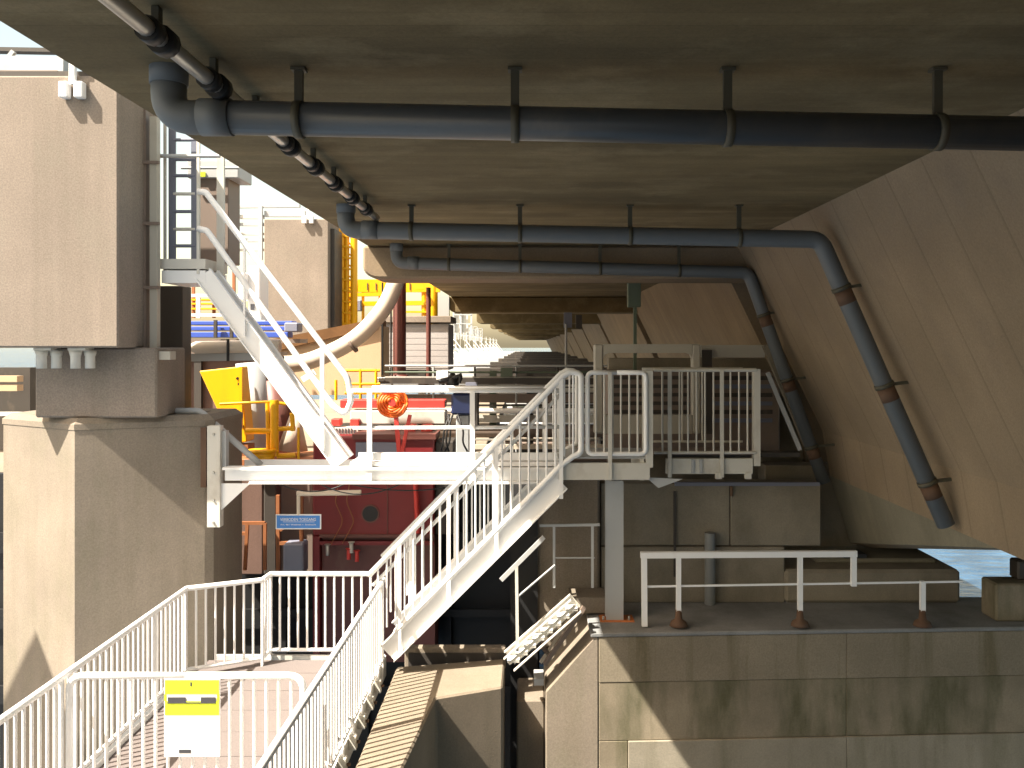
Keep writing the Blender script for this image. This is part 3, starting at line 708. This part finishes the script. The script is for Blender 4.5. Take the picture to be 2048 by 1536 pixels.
# low railing on the pier
lr = Thing('pier_railing', 'low cream square-tube railing with rusty feet on top of the right pier', 'railing', (2.4, 10.1, -3.34))
def V(px, py): return at(px, py, 10.05)
def cream(nm, a, b, w_, h_): return lr.beam(nm, a, b, w_, h_, 'white')
cream('top_rail', V(1281, 1110), V(1713, 1107), .06, .07)
cream('mid_rail', V(1292, 1173), V(1925, 1163), .02, .022)
cream('rail_post', V(1288, 1104), V(1289, 1252), .065, .05)
for px, y0, y1 in ((1357, 1112, 1222), (1600, 1112, 1222), (1845, 1162, 1222)):
    cream('rail_post', V(px, y0), V(px, y1), .055, .05)
    lr.pipe('rusty_foot', [V(px, 1220), V(px, 1238), V(px, 1243), V(px, 1251)], [.035, .045, .09, .11], 'rust', None, 12)
cream('rail_post', V(1707, 1108), V(1707, 1172), .06, .05)

# ------------------------------------------------------------------ lower stair at the pier shoulder
ls = Thing('lower_stair', 'short sunlit steel stair dropping left from the pier shoulder under the landing', 'stair', at(1015, 1340, 9.8))
Yq = 9.80
def Q(px, py, dy=0): return at(px, py, Yq)+Vector((0, dy, 0))
a, b = Q(1152, 1210), Q(1018, 1328)
for dy in (0, .22):
    ls.beam('stringer', a+Vector((0, dy, 0)), b+Vector((0, dy, 0)), .012, .03 if dy == 0 else .17, 'white_worn_shaded')
    for s_ in (-1, 1):
        dd = (b-a).normalized(); of = Vector((dd.z, 0, -dd.x))*(.088*s_)
        ls.beam('flange', a+of+Vector((0, dy-.02, 0)), b+of+Vector((0, dy-.02, 0)), .06, .010, 'white_worn_shaded')
for i in range(8):
    c = a+(b-a)*((i+.5)/8)
    ls.box('tread', (c.x-.07, Yq+.008, c.z-.03), (c.x+.07, Yq+.21, c.z-.014), 'white')
ls.beam('brace', Q(1066, 1290, .3), Q(1104, 1332, .3), .05, .05, 'brownst')
ls.beam('side_channel', Q(1170, 1222, .15), Q(1090, 1338, .15), .06, .05, 'brownst')
ls.beam('side_channel', Q(1160, 1226, .3), Q(1082, 1344, .3), .05, .03, 'beige')
ls.box('support_plate', Q(1068, 1372, .2), Q(1088, 1385, .5), 'grey')
lh = Thing('stair_handrail', 'dull grey handrail and posts of the small stair below the landing', 'handrail', Q(1033, 1300))
lh.beam('handrail', Q(1002, 1160), Q(1088, 1074), .03, .05, 'grey')
lh.bar('lower_rail', Q(1036, 1193), Q(1110, 1130), .012, 'grey')
lh.beam('rail_post', Q(1033, 1132), Q(1035, 1302), .035, .03, 'white_worn_shaded')
lh.beam('top_rail', Q(1080, 1066, .4), Q(1205, 1064, .4), .03, .03, 'grey')
lh.bar('mid_rail', Q(1110, 1133, .4), Q(1195, 1133, .4), .010, 'grey')
for px in (1110, 1190): lh.beam('rail_post', Q(px, 1066, .4), Q(px, 1195, .4), .03, .03, 'grey')

# ------------------------------------------------------------------ blue sign
bs = Thing('hanging_sign', 'small blue sign with white border and lettering hanging from a cream pipe under the gallery', 'sign', at(598, 1057, 11.2))
Yz = 11.2
bs.bar('support_pipe', at(594, 987, Yz), at(722, 985, Yz), .035, 'beige')
bs.bar('hanger', at(597, 985, Yz), at(597, 1030, Yz), .025, 'beige')
a, b = at(552, 1028, Yz), at(643, 1058, Yz)
bs.box('border', (a.x, Yz-.02, b.z), (b.x, Yz-.005, a.z), 'signwhite', bv=.003)
a, b = at(554.5, 1030.5, Yz), at(640.5, 1055.5, Yz)
bs.box('face', (a.x, Yz-.024, b.z), (b.x, Yz-.0205, a.z), 'signblue')
bs.text('lettering', 'VERBODEN TOEGANG', .055, at(597.5, 1038.5, Yz)-Vector((0, .026, 0)), 'signwhite', width=.47)
bs.text('lettering', 'Art. 461 Wetboek v. Strafrecht', .03, at(597.5, 1048.5, Yz)-Vector((0, .026, 0)), 'signwhite', width=.47)
bs.box('rule', at(566, 1043.5, Yz-.026), at(629, 1044.2, Yz-.026)+Vector((0, .0015, 0)), 'signwhite')

# tower and base copies, unseen behind the viewer, added to block sky light
copy_tree(tw.o, None, (0, -PER, 0), 'beige concrete tower block at the pier behind the viewer, unseen, added to block sky light')
copy_tree(pb.o, None, (0, -PER, 0), 'beige pier base at the pier behind the viewer, unseen, added to block sky light')
# ------------------------------------------------------------------ machinery level behind
single('service_deck', MB().box((-14, 32.2, -1.75), (-2.3, 210, -1.5)), 'deckgrey', 'long grey service deck running into the distance below the far stairs', 'deck', bv=0)
single('machinery_deck', MB().box((-12, 13.75, -2.35), (-.9, 32, -2.05)), 'slab', 'grey deck carrying the machinery behind the gallery', 'deck', bv=.01)
rm = Thing('red_machine', 'large dark red machine casing with a round black opening below the gallery', 'machine', at(740, 1140, 12.6))
Yr = 12.6
def RM(px, py, dy=0): return at(px, py, Yr)+Vector((0, dy, 0))
rm.box('casing', RM(626, 874), RM(868, 1072, .7), 'red', bv=.02)
rm.box('casing_side', RM(869, 885, .1), RM(905, 1072, .7), 'dark', bv=.01)
rm.box('lower_recess', RM(640, 1073, .12), RM(868, 1330, .6), 'dred')
rm.box('frame_post', RM(626, 1073), RM(639, 1330, .2), 'red')
rm.box('frame_rail', RM(640, 1082, -.02), RM(868, 1090, .06), 'red')
rm.box('shelf', RM(640, 1068, -.04), RM(868, 1074, .1), 'dred')
rm.box('top_lip', RM(706, 868, -.05), RM(872, 878, .6), 'dred')
rm.box('grey_panel', RM(712, 884, -.03), RM(795, 915, -.002), 'bluegrey', bv=.01)
rm.pipe('opening_ring', [RM(741, 1027, -.02), RM(741, 1027, .01)], .135, 'dred', seg=24)
rm.pipe('opening', [RM(741, 1027, -.025), RM(741, 1027, -.021)], .115, 'black', seg=24)
rm.beam('panel_seam', RM(775, 960, -.012), RM(775, 1068, -.012), .012, .01, 'dred')
rm.bar('red_strut', RM(833, 965, -.12), RM(838, 1062, -.12), .035, 'redb')
for px, py, m_ in ((658, 1100, 'galv'), (705, 1095, 'white_worn_shaded'), (700, 1108, 'redb'), (716, 1112, 'redb')):
    vv = rm.bar('valve', RM(px, py-12, -.08), RM(px, py+8, -.08), .03, m_)
    rm.bar('valve_wheel', RM(px, py-13, -.08)-Vector((0, .0, 0)), RM(px, py-12, -.08)+Vector((0, 0, .012)), .05, m_, vv)
for px in (680, 702): rm.pipe('cable', fillet([RM(px, 965, -.1), RM(px-5, 1000, -.15), RM(px+10, 1040, -.1), RM(px-15, 1085, -.08)], .2, 4), .008, 'brownor', None, 6)
# left machine bay
mbay = Thing('machine_support', 'pinkish concrete machine support behind the wall bracket', 'support block', at(490, 1140, 12.9))
mbay.box('block_body', at(440, 950, 12.9), at(526, 1150, 12.9)+Vector((0, .5, 0)), 'pinkgrey', bv=.02)
mbay.box('dark_column', at(527, 955, 12.85), at(553, 1150, 12.85)+Vector((0, .4, 0)), 'dark', bv=.02)
mbay.box('rear_block', at(554, 955, 13.1), at(625, 1150, 13.1)+Vector((0, .3, 0)), 'brownst')
of = Thing('brown_railing', 'rusty brown-orange railing in the shade below the gallery', 'railing', at(490, 1130, 12.4))
for a_, b_ in (((455, 1046), (530, 1046)), ((455, 1067), (495, 1067)), ((495, 1046), (490, 1140)), ((530, 1046), (530, 1140)), ((455, 1046), (478, 1140))):
    of.beam('rail', at(*a_, 12.4), at(*b_, 12.4), .045, .045, 'brownor')
of2 = Thing('ochre_trestle', 'ochre trestle standing behind the blue sign', 'trestle', at(580, 1140, 12.5))
for a_, b_ in (((556, 990), (556, 1150)), ((603, 990), (603, 1150)), ((556, 1086), (603, 1086)), ((560, 1060), (600, 1030))):
    of2.beam('member', at(*a_, 12.5), at(*b_, 12.5), .05, .05, 'brownor')
single('plastic_bin', MB().box(at(566, 1088, 12.3), at(606, 1150, 12.3)+Vector((0, .3, 0))), 'bluegrey', 'blue-grey bin below the blue sign', 'bin', bv=.02)
# yellow tapered arm
ya = Thing('tapered_boom', 'bright yellow tapered steel arm left of the white stair', 'arm', at(470, 900, 12.6))
def XZ(px, py, Y): p = at(px, py, Y); return (p.x, p.z)
ya.mesh('arm_plate', MB().prism_y([XZ(398, 742, 12.6), XZ(480, 733, 12.6), XZ(494, 884, 12.6), XZ(466, 888, 12.6)], 12.6, 12.95), 'yellow', bv=.015)
ya.box('side_flange', at(478, 734, 12.52), at(484, 735, 12.52)+Vector((0, .05, -.9)), 'yellow')
ya.box('foot', at(470, 890, 12.6), at(496, 912, 12.6)+Vector((0, .3, 0)), 'brownor')
for p_ in ((475, 757), (478, 768), (484, 852)): ya.bar('bolt', at(*p_, 12.56), at(*p_, 12.6)+Vector((0, .02, 0)), .022, 'black')
cy = Thing('grey_cylinder', 'tall grey tapered cylinder behind the yellow arm', 'cylinder', at(510, 930, 13.4))
cy.pipe('barrel', [at(500, 725, 13.4), at(520, 930, 13.4)], [.22, .20], 'grey')
cy.pipe('dark_barrel', [at(545, 760, 14.2), at(572, 930, 14.2)], [.2, .28], 'dred')
cy.pipe('cone', [at(590, 830, 13.6), at(585, 900, 13.6)], [.08, .24], 'beige')
yr = Thing('yellow_railing', 'yellow tubular railing with a thick post behind the foot of the white stair', 'railing', at(545, 925, 12.3))
for a_, b_, r_ in (((440, 808), (545, 803), .02), ((545, 803), (572, 808), .025), ((492, 862), (545, 862), .045), ((549, 800), (549, 912), .065), ((535, 806), (537, 912), .03), ((556, 858), (590, 856), .035), ((584, 826), (586, 862), .035), ((597, 855), (597, 920), .02), ((555, 912), (592, 910), .04)):
    yr.bar('tube', at(*a_, 12.3), at(*b_, 12.3), r_, 'yellow')
yp = Thing('yellow_drum', 'shallow yellow drum at the foot of the yellow railing', 'drum', at(525, 930, 12.2))
yp.pipe('drum_body', [at(524, 902, 12.2), at(525, 926, 12.2)], [.20, .15], 'yellow', seg=20)
yp.pipe('drum_rim', [at(524, 899, 12.2), at(524, 902.5, 12.2)], .21, 'yellow', seg=20)
single('ochre_floor_plate', MB().box(at(452, 918, 13.2), at(625, 934, 13.2)+Vector((0, 1.0, 0))), 'brownor', 'ochre floor plate under the yellow railing', 'plate', bv=.01)
# sand coloured housing and big curved hose
sh = Thing('sand_housing', 'sand-coloured housing with brown sloping top behind the white stair', 'housing', at(700, 800, 17))
sh.mesh('housing_body', MB().prism_y([XZ(545, 700, 17), XZ(600, 682, 17), XZ(762, 652, 17), XZ(762, 790, 17), XZ(545, 790, 17)], 17, 18), 'peach')
sh.mesh('brown_top', MB().prism_y([XZ(545, 678, 16.9), XZ(752, 638, 16.9), XZ(752, 656, 16.9), XZ(600, 690, 16.9), XZ(545, 704, 16.9)], 16.9, 18.1), 'brown')
ch = Thing('curved_pipe', 'thick cream pipe curving up behind the white stair', 'pipe', at(660, 700, 15.5))
ch.pipe('pipe', fillet([at(500, 730, 15.5), at(610, 728, 15.5), at(712, 682, 15.5), at(775, 610, 15.5), at(800, 540, 15.5)], [1.6, 2.0, 2.0], 10), .155, 'beige', seg=18)
ch.pipe('joint_ring', [at(702, 690, 15.5), at(707, 687, 15.5)], .165, 'brownst', seg=18)
# red columns and cables
for px, r_, y0, y1, lb in ((799, .125, 560, 765, 'thick dark red column hanging below the cross beam'), (857, .045, 575, 775, 'thin dark red column right of the thick one')):
    c = Thing('red_column', lb, 'column', at(px, y1, 16.2), 'dark red columns')
    c.bar('shaft', at(px, y0, 16.2), at(px, y1, 16.2), r_, 'dred')
    c.bar('collar', at(px, y1-16, 16.2), at(px, y1, 16.2), r_*1.35, 'dred')
for px in (765, 782):
    single('wire_rope', MB().tube([at(px, 565, 16.0), at(px, 750, 16.0)], .018, 6), 'black', {765: 'left dark wire rope beside the thick red column', 782: 'right dark wire rope touching the thick red column'}[px], 'rope')
# ribbed block
rk = Thing('ribbed_block', 'pale grey horizontally ribbed concrete block hanging left of the far stairs', 'block', at(838, 740, 20))
rk.box('block_body', at(762, 648, 20), at(898, 740, 20)+Vector((0, 1.2, 0)), 'ribbed', bv=.01)
rk.box('cap', at(750, 632, 19.9), at(902, 645, 19.9)+Vector((0, 1.4, 0)), 'block', bv=.01)
for i in range(7): rk.box('rib', at(764, 653+i*12, 19.99), at(896, 664+i*12, 19.99)+Vector((0, .009, 0)), 'ribbed')
rk.box('underside_shade', at(765, 741, 20.05), at(878, 762, 20.05)+Vector((0, .6, 0)), 'dark')  # dark bar painted in for the block's shadowed underside

# second tower
Y2 = 20.3
t2 = tower(Y2, (528-CX)/F*Y2, (657-CX)/F*Y2, (CY-438)/F*Y2, (CY-760)/F*Y2, 1.2, 'second beige concrete tower behind the white stair')
t2.box('dark_side_strip', ((657-CX)/F*Y2+.002, Y2+.2, (CY-660)/F*Y2), ((657-CX)/F*Y2+.10, Y2+1.0, (CY-455)/F*Y2), 'dark')  # dark strip along the tower's right side
p = at(615, 432, 20.24); tower_lamp(p.x, 20.24, p.z, 1.0, 'twin white lamps at the top of the second tower')
t3 = Thing('roof_beam', 'grey steel roof beams running left from the second tower', 'beam', at(500, 430, 20.6))
for a_, b_, h_, m_ in (((425, 414), (600, 412), .07, 'grey'), ((530, 428), (612, 428), .14, 'grey'), ((425, 434), (528, 434), .09, 'white_worn_shaded'), ((425, 449), (528, 449), .07, 'grey'), ((425, 468), (528, 468), .05, 'white_worn_shaded'), ((425, 482), (528, 480), .08, 'grey'), ((425, 500), (530, 500), .05, 'white_worn_shaded')):
    t3.beam('beam', at(*a_, 20.6), at(*b_, 20.6), .12, h_, m_)
for px in (470, 521): t3.beam('upright', at(px, 412, 20.5), at(px, 520, 20.5), .10, .08, 'grey')
t3.beam('brace', at(445, 500, 20.4), at(468, 440, 20.4), .04, .04, 'grey')
# yellow lattice
yl = Thing('yellow_mast', 'tall yellow steel lattice mast right of the second tower', 'mast', at(690, 640, 21.5))
for px, y0, r_ in ((674, 452, .12), (684, 458, .07), (694, 466, .06), (708, 474, .09)):
    yl.bar('leg', at(px, y0, 21.5), at(px, 655, 21.5), r_, 'yellow')
for y in range(470, 650, 22):
    yl.beam('rung', at(676, y, 21.45), at(708, y+3, 21.45), .05, .05, 'yellow')
    yl.bar('brace', at(676, y, 21.5), at(706, y+22, 21.5), .02, 'yellow')
yf = Thing('yellow_gantry', 'yellow gantry beams with columns seen below the cross beam', 'gantry', at(800, 640, 23))
for a_, b_, h_ in (((690, 572), (880, 572), .34), ((690, 590), (790, 588), .10), ((700, 608), (865, 606), .12), ((790, 624), (870, 624), .05)):
    yf.beam('beam', at(*a_, 23), at(*b_, 23), .2, h_, 'yellow')
for px, r_ in ((866, .13), (848, .07), (698, .06), (726, .04), (760, .04)):
    yf.bar('column', at(px, 560, 23), at(px, 655, 23), r_, 'yellow')
for px in (712, 735, 752, 775, 820): yf.box('seam', at(px-1, 566, 22.88), at(px+1, 580, 22.88)+Vector((0, .01, 0)), 'dark')
yf.box('control_box', at(706, 600, 22.8), at(722, 622, 22.8)+Vector((0, .3, 0)), 'bluegrey', bv=.02)
yf.mesh('gable', MB().prism_y([XZ(826, 578, 22.7), XZ(838, 560, 22.7), XZ(850, 578, 22.7)], 22.7, 22.75), 'yellow')
single('mesh_panel', MB().box(at(876, 590, 24), at(898, 645, 24)+Vector((0, .2, 0))), 'grey', 'grey panel between the yellow gantry and the bridge', 'panel')
# blue bench
bb = Thing('blue_stack', 'blue painted slatted beam stack under the ladder platform', 'beam stack', at(470, 680, 14.5))
for i, (y0, y1) in enumerate(((642, 650), (653, 661), (664, 675))):
    bb.box('slat', at(378, y0, 14.5), at(584-i*4, y1, 14.5)+Vector((0, .3, 0)), 'blue', bv=.01)
bb.box('end_block', at(568, 645, 14.3), at(596, 664, 14.3)+Vector((0, .3, 0)), 'bluegrey', bv=.02)
for px in (430, 462): bb.box('clasp', at(px-3, 640, 14.4), at(px+3, 676, 14.4)+Vector((0, .05, 0)), 'dark')
bb.box('base_beam', at(376, 678, 14.5), at(600, 686, 14.5)+Vector((0, .5, 0)), 'brownst')
wr = Thing('white_guard', 'white railing above the blue slatted beams', 'railing', at(430, 635, 15.2))
for a_, b_ in (((384, 591), (480, 591)), ((384, 630), (460, 630)), ((397, 588), (397, 636))): wr.beam('tube', at(*a_, 15.2), at(*b_, 15.2), .06, .05, 'white')
yb_ = Thing('ochre_rack', 'ochre shelf rack behind the white railing', 'rack', at(420, 630, 16))
for y in (600, 608, 618): yb_.beam('shelf', at(385, y, 16), at(470, y, 16), .3, .03, 'yellow')
for px in (387, 428, 468): yb_.beam('upright', at(px, 520, 16), at(px, 636, 16), .05, .05, 'brownor')
wc = Thing('white_cabinet', 'tall white cabinet seen through the white stair', 'cabinet', at(508, 645, 18))
wc.box('cabinet_body', at(496, 532, 18), at(520, 640, 18)+Vector((0, .6, 0)), 'white', bv=.02)
wc.box('door', at(477, 545, 17.9), at(494, 600, 17.9)+Vector((0, .5, 0)), 'white', bv=.02)
wc.box('vent', at(501, 608, 17.96), at(508, 620, 17.96)+Vector((0, .03, 0)), 'ink')
wc.box('plinth', at(470, 640, 17.8), at(530, 648, 17.8)+Vector((0, .8, 0)), 'white')
# orange hose reel
hrl = Thing('hose_reel', 'orange hose reel on an orange stand behind the gallery railing', 'hose reel', at(785, 900, 12.1))
cen = at(785, 806, 12.1)
for k in range(5):
    rad = .21-.035*k
    pts = [cen+Vector((math.cos(u)*rad, .03*math.sin(u*3+k), math.sin(u)*rad*.95)) for u in [2*math.pi*i/24 for i in range(25)]]
    hrl.pipe('hose_coil', pts, .019, 'orange', None, 8)
hrl.pipe('hub', [cen+Vector((0, -.03, 0)), cen+Vector((0, .06, 0))], .05, 'redb', seg=16)
hrl.pipe('drum_disc', [cen+Vector((0, .05, 0)), cen+Vector((0, .07, 0))], .2, 'redb', seg=20)
hrl.beam('stand', at(792, 830, 12.15), at(800, 925, 12.15), .06, .05, 'redb')
hrl.beam('stand', at(820, 830, 12.15), at(800, 925, 12.15), .06, .05, 'redb')
# low clutter behind the gallery railing
ck = Thing('red_cabinet', 'red and white equipment cabinet behind the hose reel', 'cabinet', at(830, 905, 13))
ck.box('cabinet_body', at(752, 872, 13), at(870, 905, 13)+Vector((0, .5, 0)), 'red', bv=.02)
ck.box('white_band', at(700, 822, 13.2), at(890, 848, 13.2)+Vector((0, .4, 0)), 'white_worn_shaded', bv=.01)
ck.box('red_band', at(680, 800, 13.3), at(890, 816, 13.3)+Vector((0, .3, 0)), 'redb', bv=.01)
for i, px in enumerate((808, 842)): ck.box('red_box', at(px, 850, 13.0), at(px+22, 868, 13.0)+Vector((0, .2, 0)), 'redb', bv=.01)
for px in (662, 700): ck.box('red_box', at(px, 838, 13.1), at(px+18, 852, 13.1)+Vector((0, .2, 0)), 'redb', bv=.01)
ck.pipe('silver_dome', [at(858, 905, 12.8), at(858, 898, 12.8), at(858, 891, 12.8)], [.1, .09, .03], 'galv')
ck.box('grille', at(668, 856, 13), at(716, 868, 13)+Vector((0, .3, 0)), 'white_worn_shaded')
for i in range(7): ck.box('grille_slot', at(672+i*6, 857, 12.985), at(674+i*6, 867, 12.985)+Vector((0, .01, 0)), 'ink')
yc = Thing('yellow_guard', 'thin yellow guard railing right of the stair loop', 'railing', at(740, 800, 14.5))
for a_, b_ in (((690, 741), (760, 741)), ((690, 768), (760, 768)), ((690, 786), (760, 786)), ((721, 738), (721, 800)), ((672, 760), (672, 800)), ((752, 738), (752, 800))): yc.bar('tube', at(*a_, 14.5), at(*b_, 14.5), .025, 'yellow')
gr = Thing('grey_guard', 'thin grey railing in front of the ribbed block', 'railing', at(820, 770, 15))
for a_, b_ in (((755, 757), (878, 757)), ((755, 769), (878, 769)), ((765, 755), (765, 800)), ((858, 755), (858, 800))): gr.bar('tube', at(*a_, 15), at(*b_, 15), .022, 'grey')
# valve block with motor
vb = Thing('motor_unit', 'navy motor unit with a black valve head and drooping hoses behind the gallery', 'motor', at(925, 900, 12.4))
vb.box('motor_housing', at(902, 787, 12.4), at(944, 830, 12.4)+Vector((0, .3, 0)), 'navy', bv=.03)
vb.pipe('valve_head', [at(905, 778, 12.4), at(905, 768, 12.4), at(905, 757, 12.4), at(905, 746, 12.4)], [.05, .10, .09, .03], 'black', seg=10)
for a_, b_, r_ in (((878, 762), (905, 756), .03), ((905, 756), (924, 750), .03), ((884, 768), (884, 778), .04), ((918, 765), (922, 754), .03)): vb.bar('lever', at(*a_, 12.35), at(*b_, 12.35), r_, 'black')
vb.box('side_plate', at(945, 785, 12.45), at(956, 862, 12.45)+Vector((0, .3, 0)), 'dark', bv=.01)
vb.box('stand', at(912, 831, 12.5), at(938, 925, 12.5)+Vector((0, .2, 0)), 'grey', bv=.01)
for k, (x0, x1, x2) in enumerate(((900, 886, 882), (906, 892, 898), (915, 925, 935), (896, 899, 890))):
    vb.pipe('hose', fillet([at(x0, 828, 12.3), at(x1+2, 862, 12.25), at(x1, 885, 12.25), at(x2, 903, 12.3)], .2, 4), .014, 'black', None, 8)

# pipe racks crossing under the bridge, repeated into the distance
def rack(Y, label, full):
    t = Thing('pipe_rack', label, 'pipe rack', (0, Y, -2.2), 'pipe racks crossing under the bridge')
    rows = [(-.62, .05, 'dark', .14), (-.78, .04, 'white_worn_shaded', .10), (-.93, .07, 'brownst', .12), (-1.13, .045, 'white', .13), (-1.28, .06, 'white_worn_shaded', .10), (-1.50, .11, 'brownst', .2), (-1.75, .04, 'beige', .07), (-1.95, .10, 'brownst', .2)]
    for i, (z, h, m_, d_) in enumerate(rows):
        if i % 2: t.bar('pipe', (-2.6, Y+.1*(i % 3), z), (4.2, Y+.1*(i % 3), z), h, m_)
        else: t.box('rail', (-2.6, Y+.1*(i % 3), z-h), (4.2, Y+.1*(i % 3)+.1, z+h), m_)
    for i in range(9): t.bar('rod', (-2.4+i*.72, Y+.2, -2.1), (-2.4+i*.72, Y+.2, -.35), .018, 'grey' if i % 2 else 'dark')
    for z, m_ in ((-.36, 'grey'), (-.47, 'green'), (-.56, 'galv'), (-.70, 'white_worn_shaded'), (-1.04, 'dark'), (-1.63, 'galv')): t.bar('thin_rail', (-2.5, Y+.05, z), (4.0, Y+.05, z), .018, m_)
    for x, z, m_ in ((-1.6, -.5, 'white'), (-1.1, -.7, 'bluegrey'), (-.5, -.45, 'green'), (.5, -.5, 'white_worn_shaded'), (1.1, -.66, 'brownst'), (-.2, -1.2, 'bluegrey')): t.box('fitting', (x, Y-.1, z-.09), (x+.2, Y+.04, z+.06), m_)
    for x in (-1.9, -.65, .0, 1.3, 2.6):
        t.box('upright', (x-.06, Y+.3, -2.4), (x+.06, Y+.42, -.45), 'dark' if x != -.65 else 'green')
    return t
r1 = rack(14.6, 'nearest rack of brown and white pipes crossing behind the gallery', True)
copy_tree(r1.o, None, (.7, 4.6, .22), 'second rack of pipes crossing behind the first')
for k in range(2, 9): copy_tree(r1.o, None, (.3*(k % 3), 4.6+k*7.5, .28), 'distant rack of pipes crossing under the bridge')
far = Thing('distant_piers', 'row of distant dark piers closing the view under the bridge', 'piers', (2, 60, -8))
for k in range(1, 9):
    y = 22+k*PER*1.0
    far.box('pier', (-2.2, y, -8.4), (6, y+1.2, -.95), 'dark')
wl = Thing('upper_scaffold', 'white gallery rails at the far left edge behind the tower foot', 'railing', at(10, 800, 16))
for y, m_ in ((760, 'peach'), (778, 'peach'), (828, 'white_worn_shaded')): wl.box('rail', at(-80, y-8 if m_ == 'peach' else y-3, 16), at(34, y+4, 16)+Vector((0, .2, 0)), m_)
wl.box('backing', at(-120, 735, 16.5), at(60, 900, 16.5)+Vector((0, .2, 0)), 'dark')

# loose cables and small fittings
cbn = Thing('cable_bundle', 'thin dark cables sagging under the gallery beam in front of the red machine', 'cables', at(700, 970, 10.9))
for k, (xa, ya, xb, yb, sag) in enumerate(((560, 968, 690, 968, 16), (640, 968, 800, 968, 22), (700, 968, 930, 968, 14))):
    pa, pb_ = at(xa, ya, 10.9), at(xb, yb, 10.9)
    cbn.pipe('cable', [pa.lerp(pb_, t)+Vector((0, 0, -sag*.006*4*t*(1-t))) for t in [i/12 for i in range(13)]], .008, 'black', None, 6)
bwl = Thing('rear_machine_wall', 'pinkish grey machine wall in shade behind the yellow boom', 'wall', at(460, 940, 14.9))
bwl.box('wall_body', at(322, 712, 14.9), at(560, 945, 14.9)+Vector((0, .3, 0)), 'pinkgrey', bv=.02)
for px in (352, 388, 540): bwl.box('pilaster', at(px, 714, 14.8), at(px+14, 944, 14.8)+Vector((0, .09, 0)), 'dark')
bwl.box('ledge', at(322, 704, 14.75), at(562, 711, 14.75)+Vector((0, .4, 0)), 'brownst')
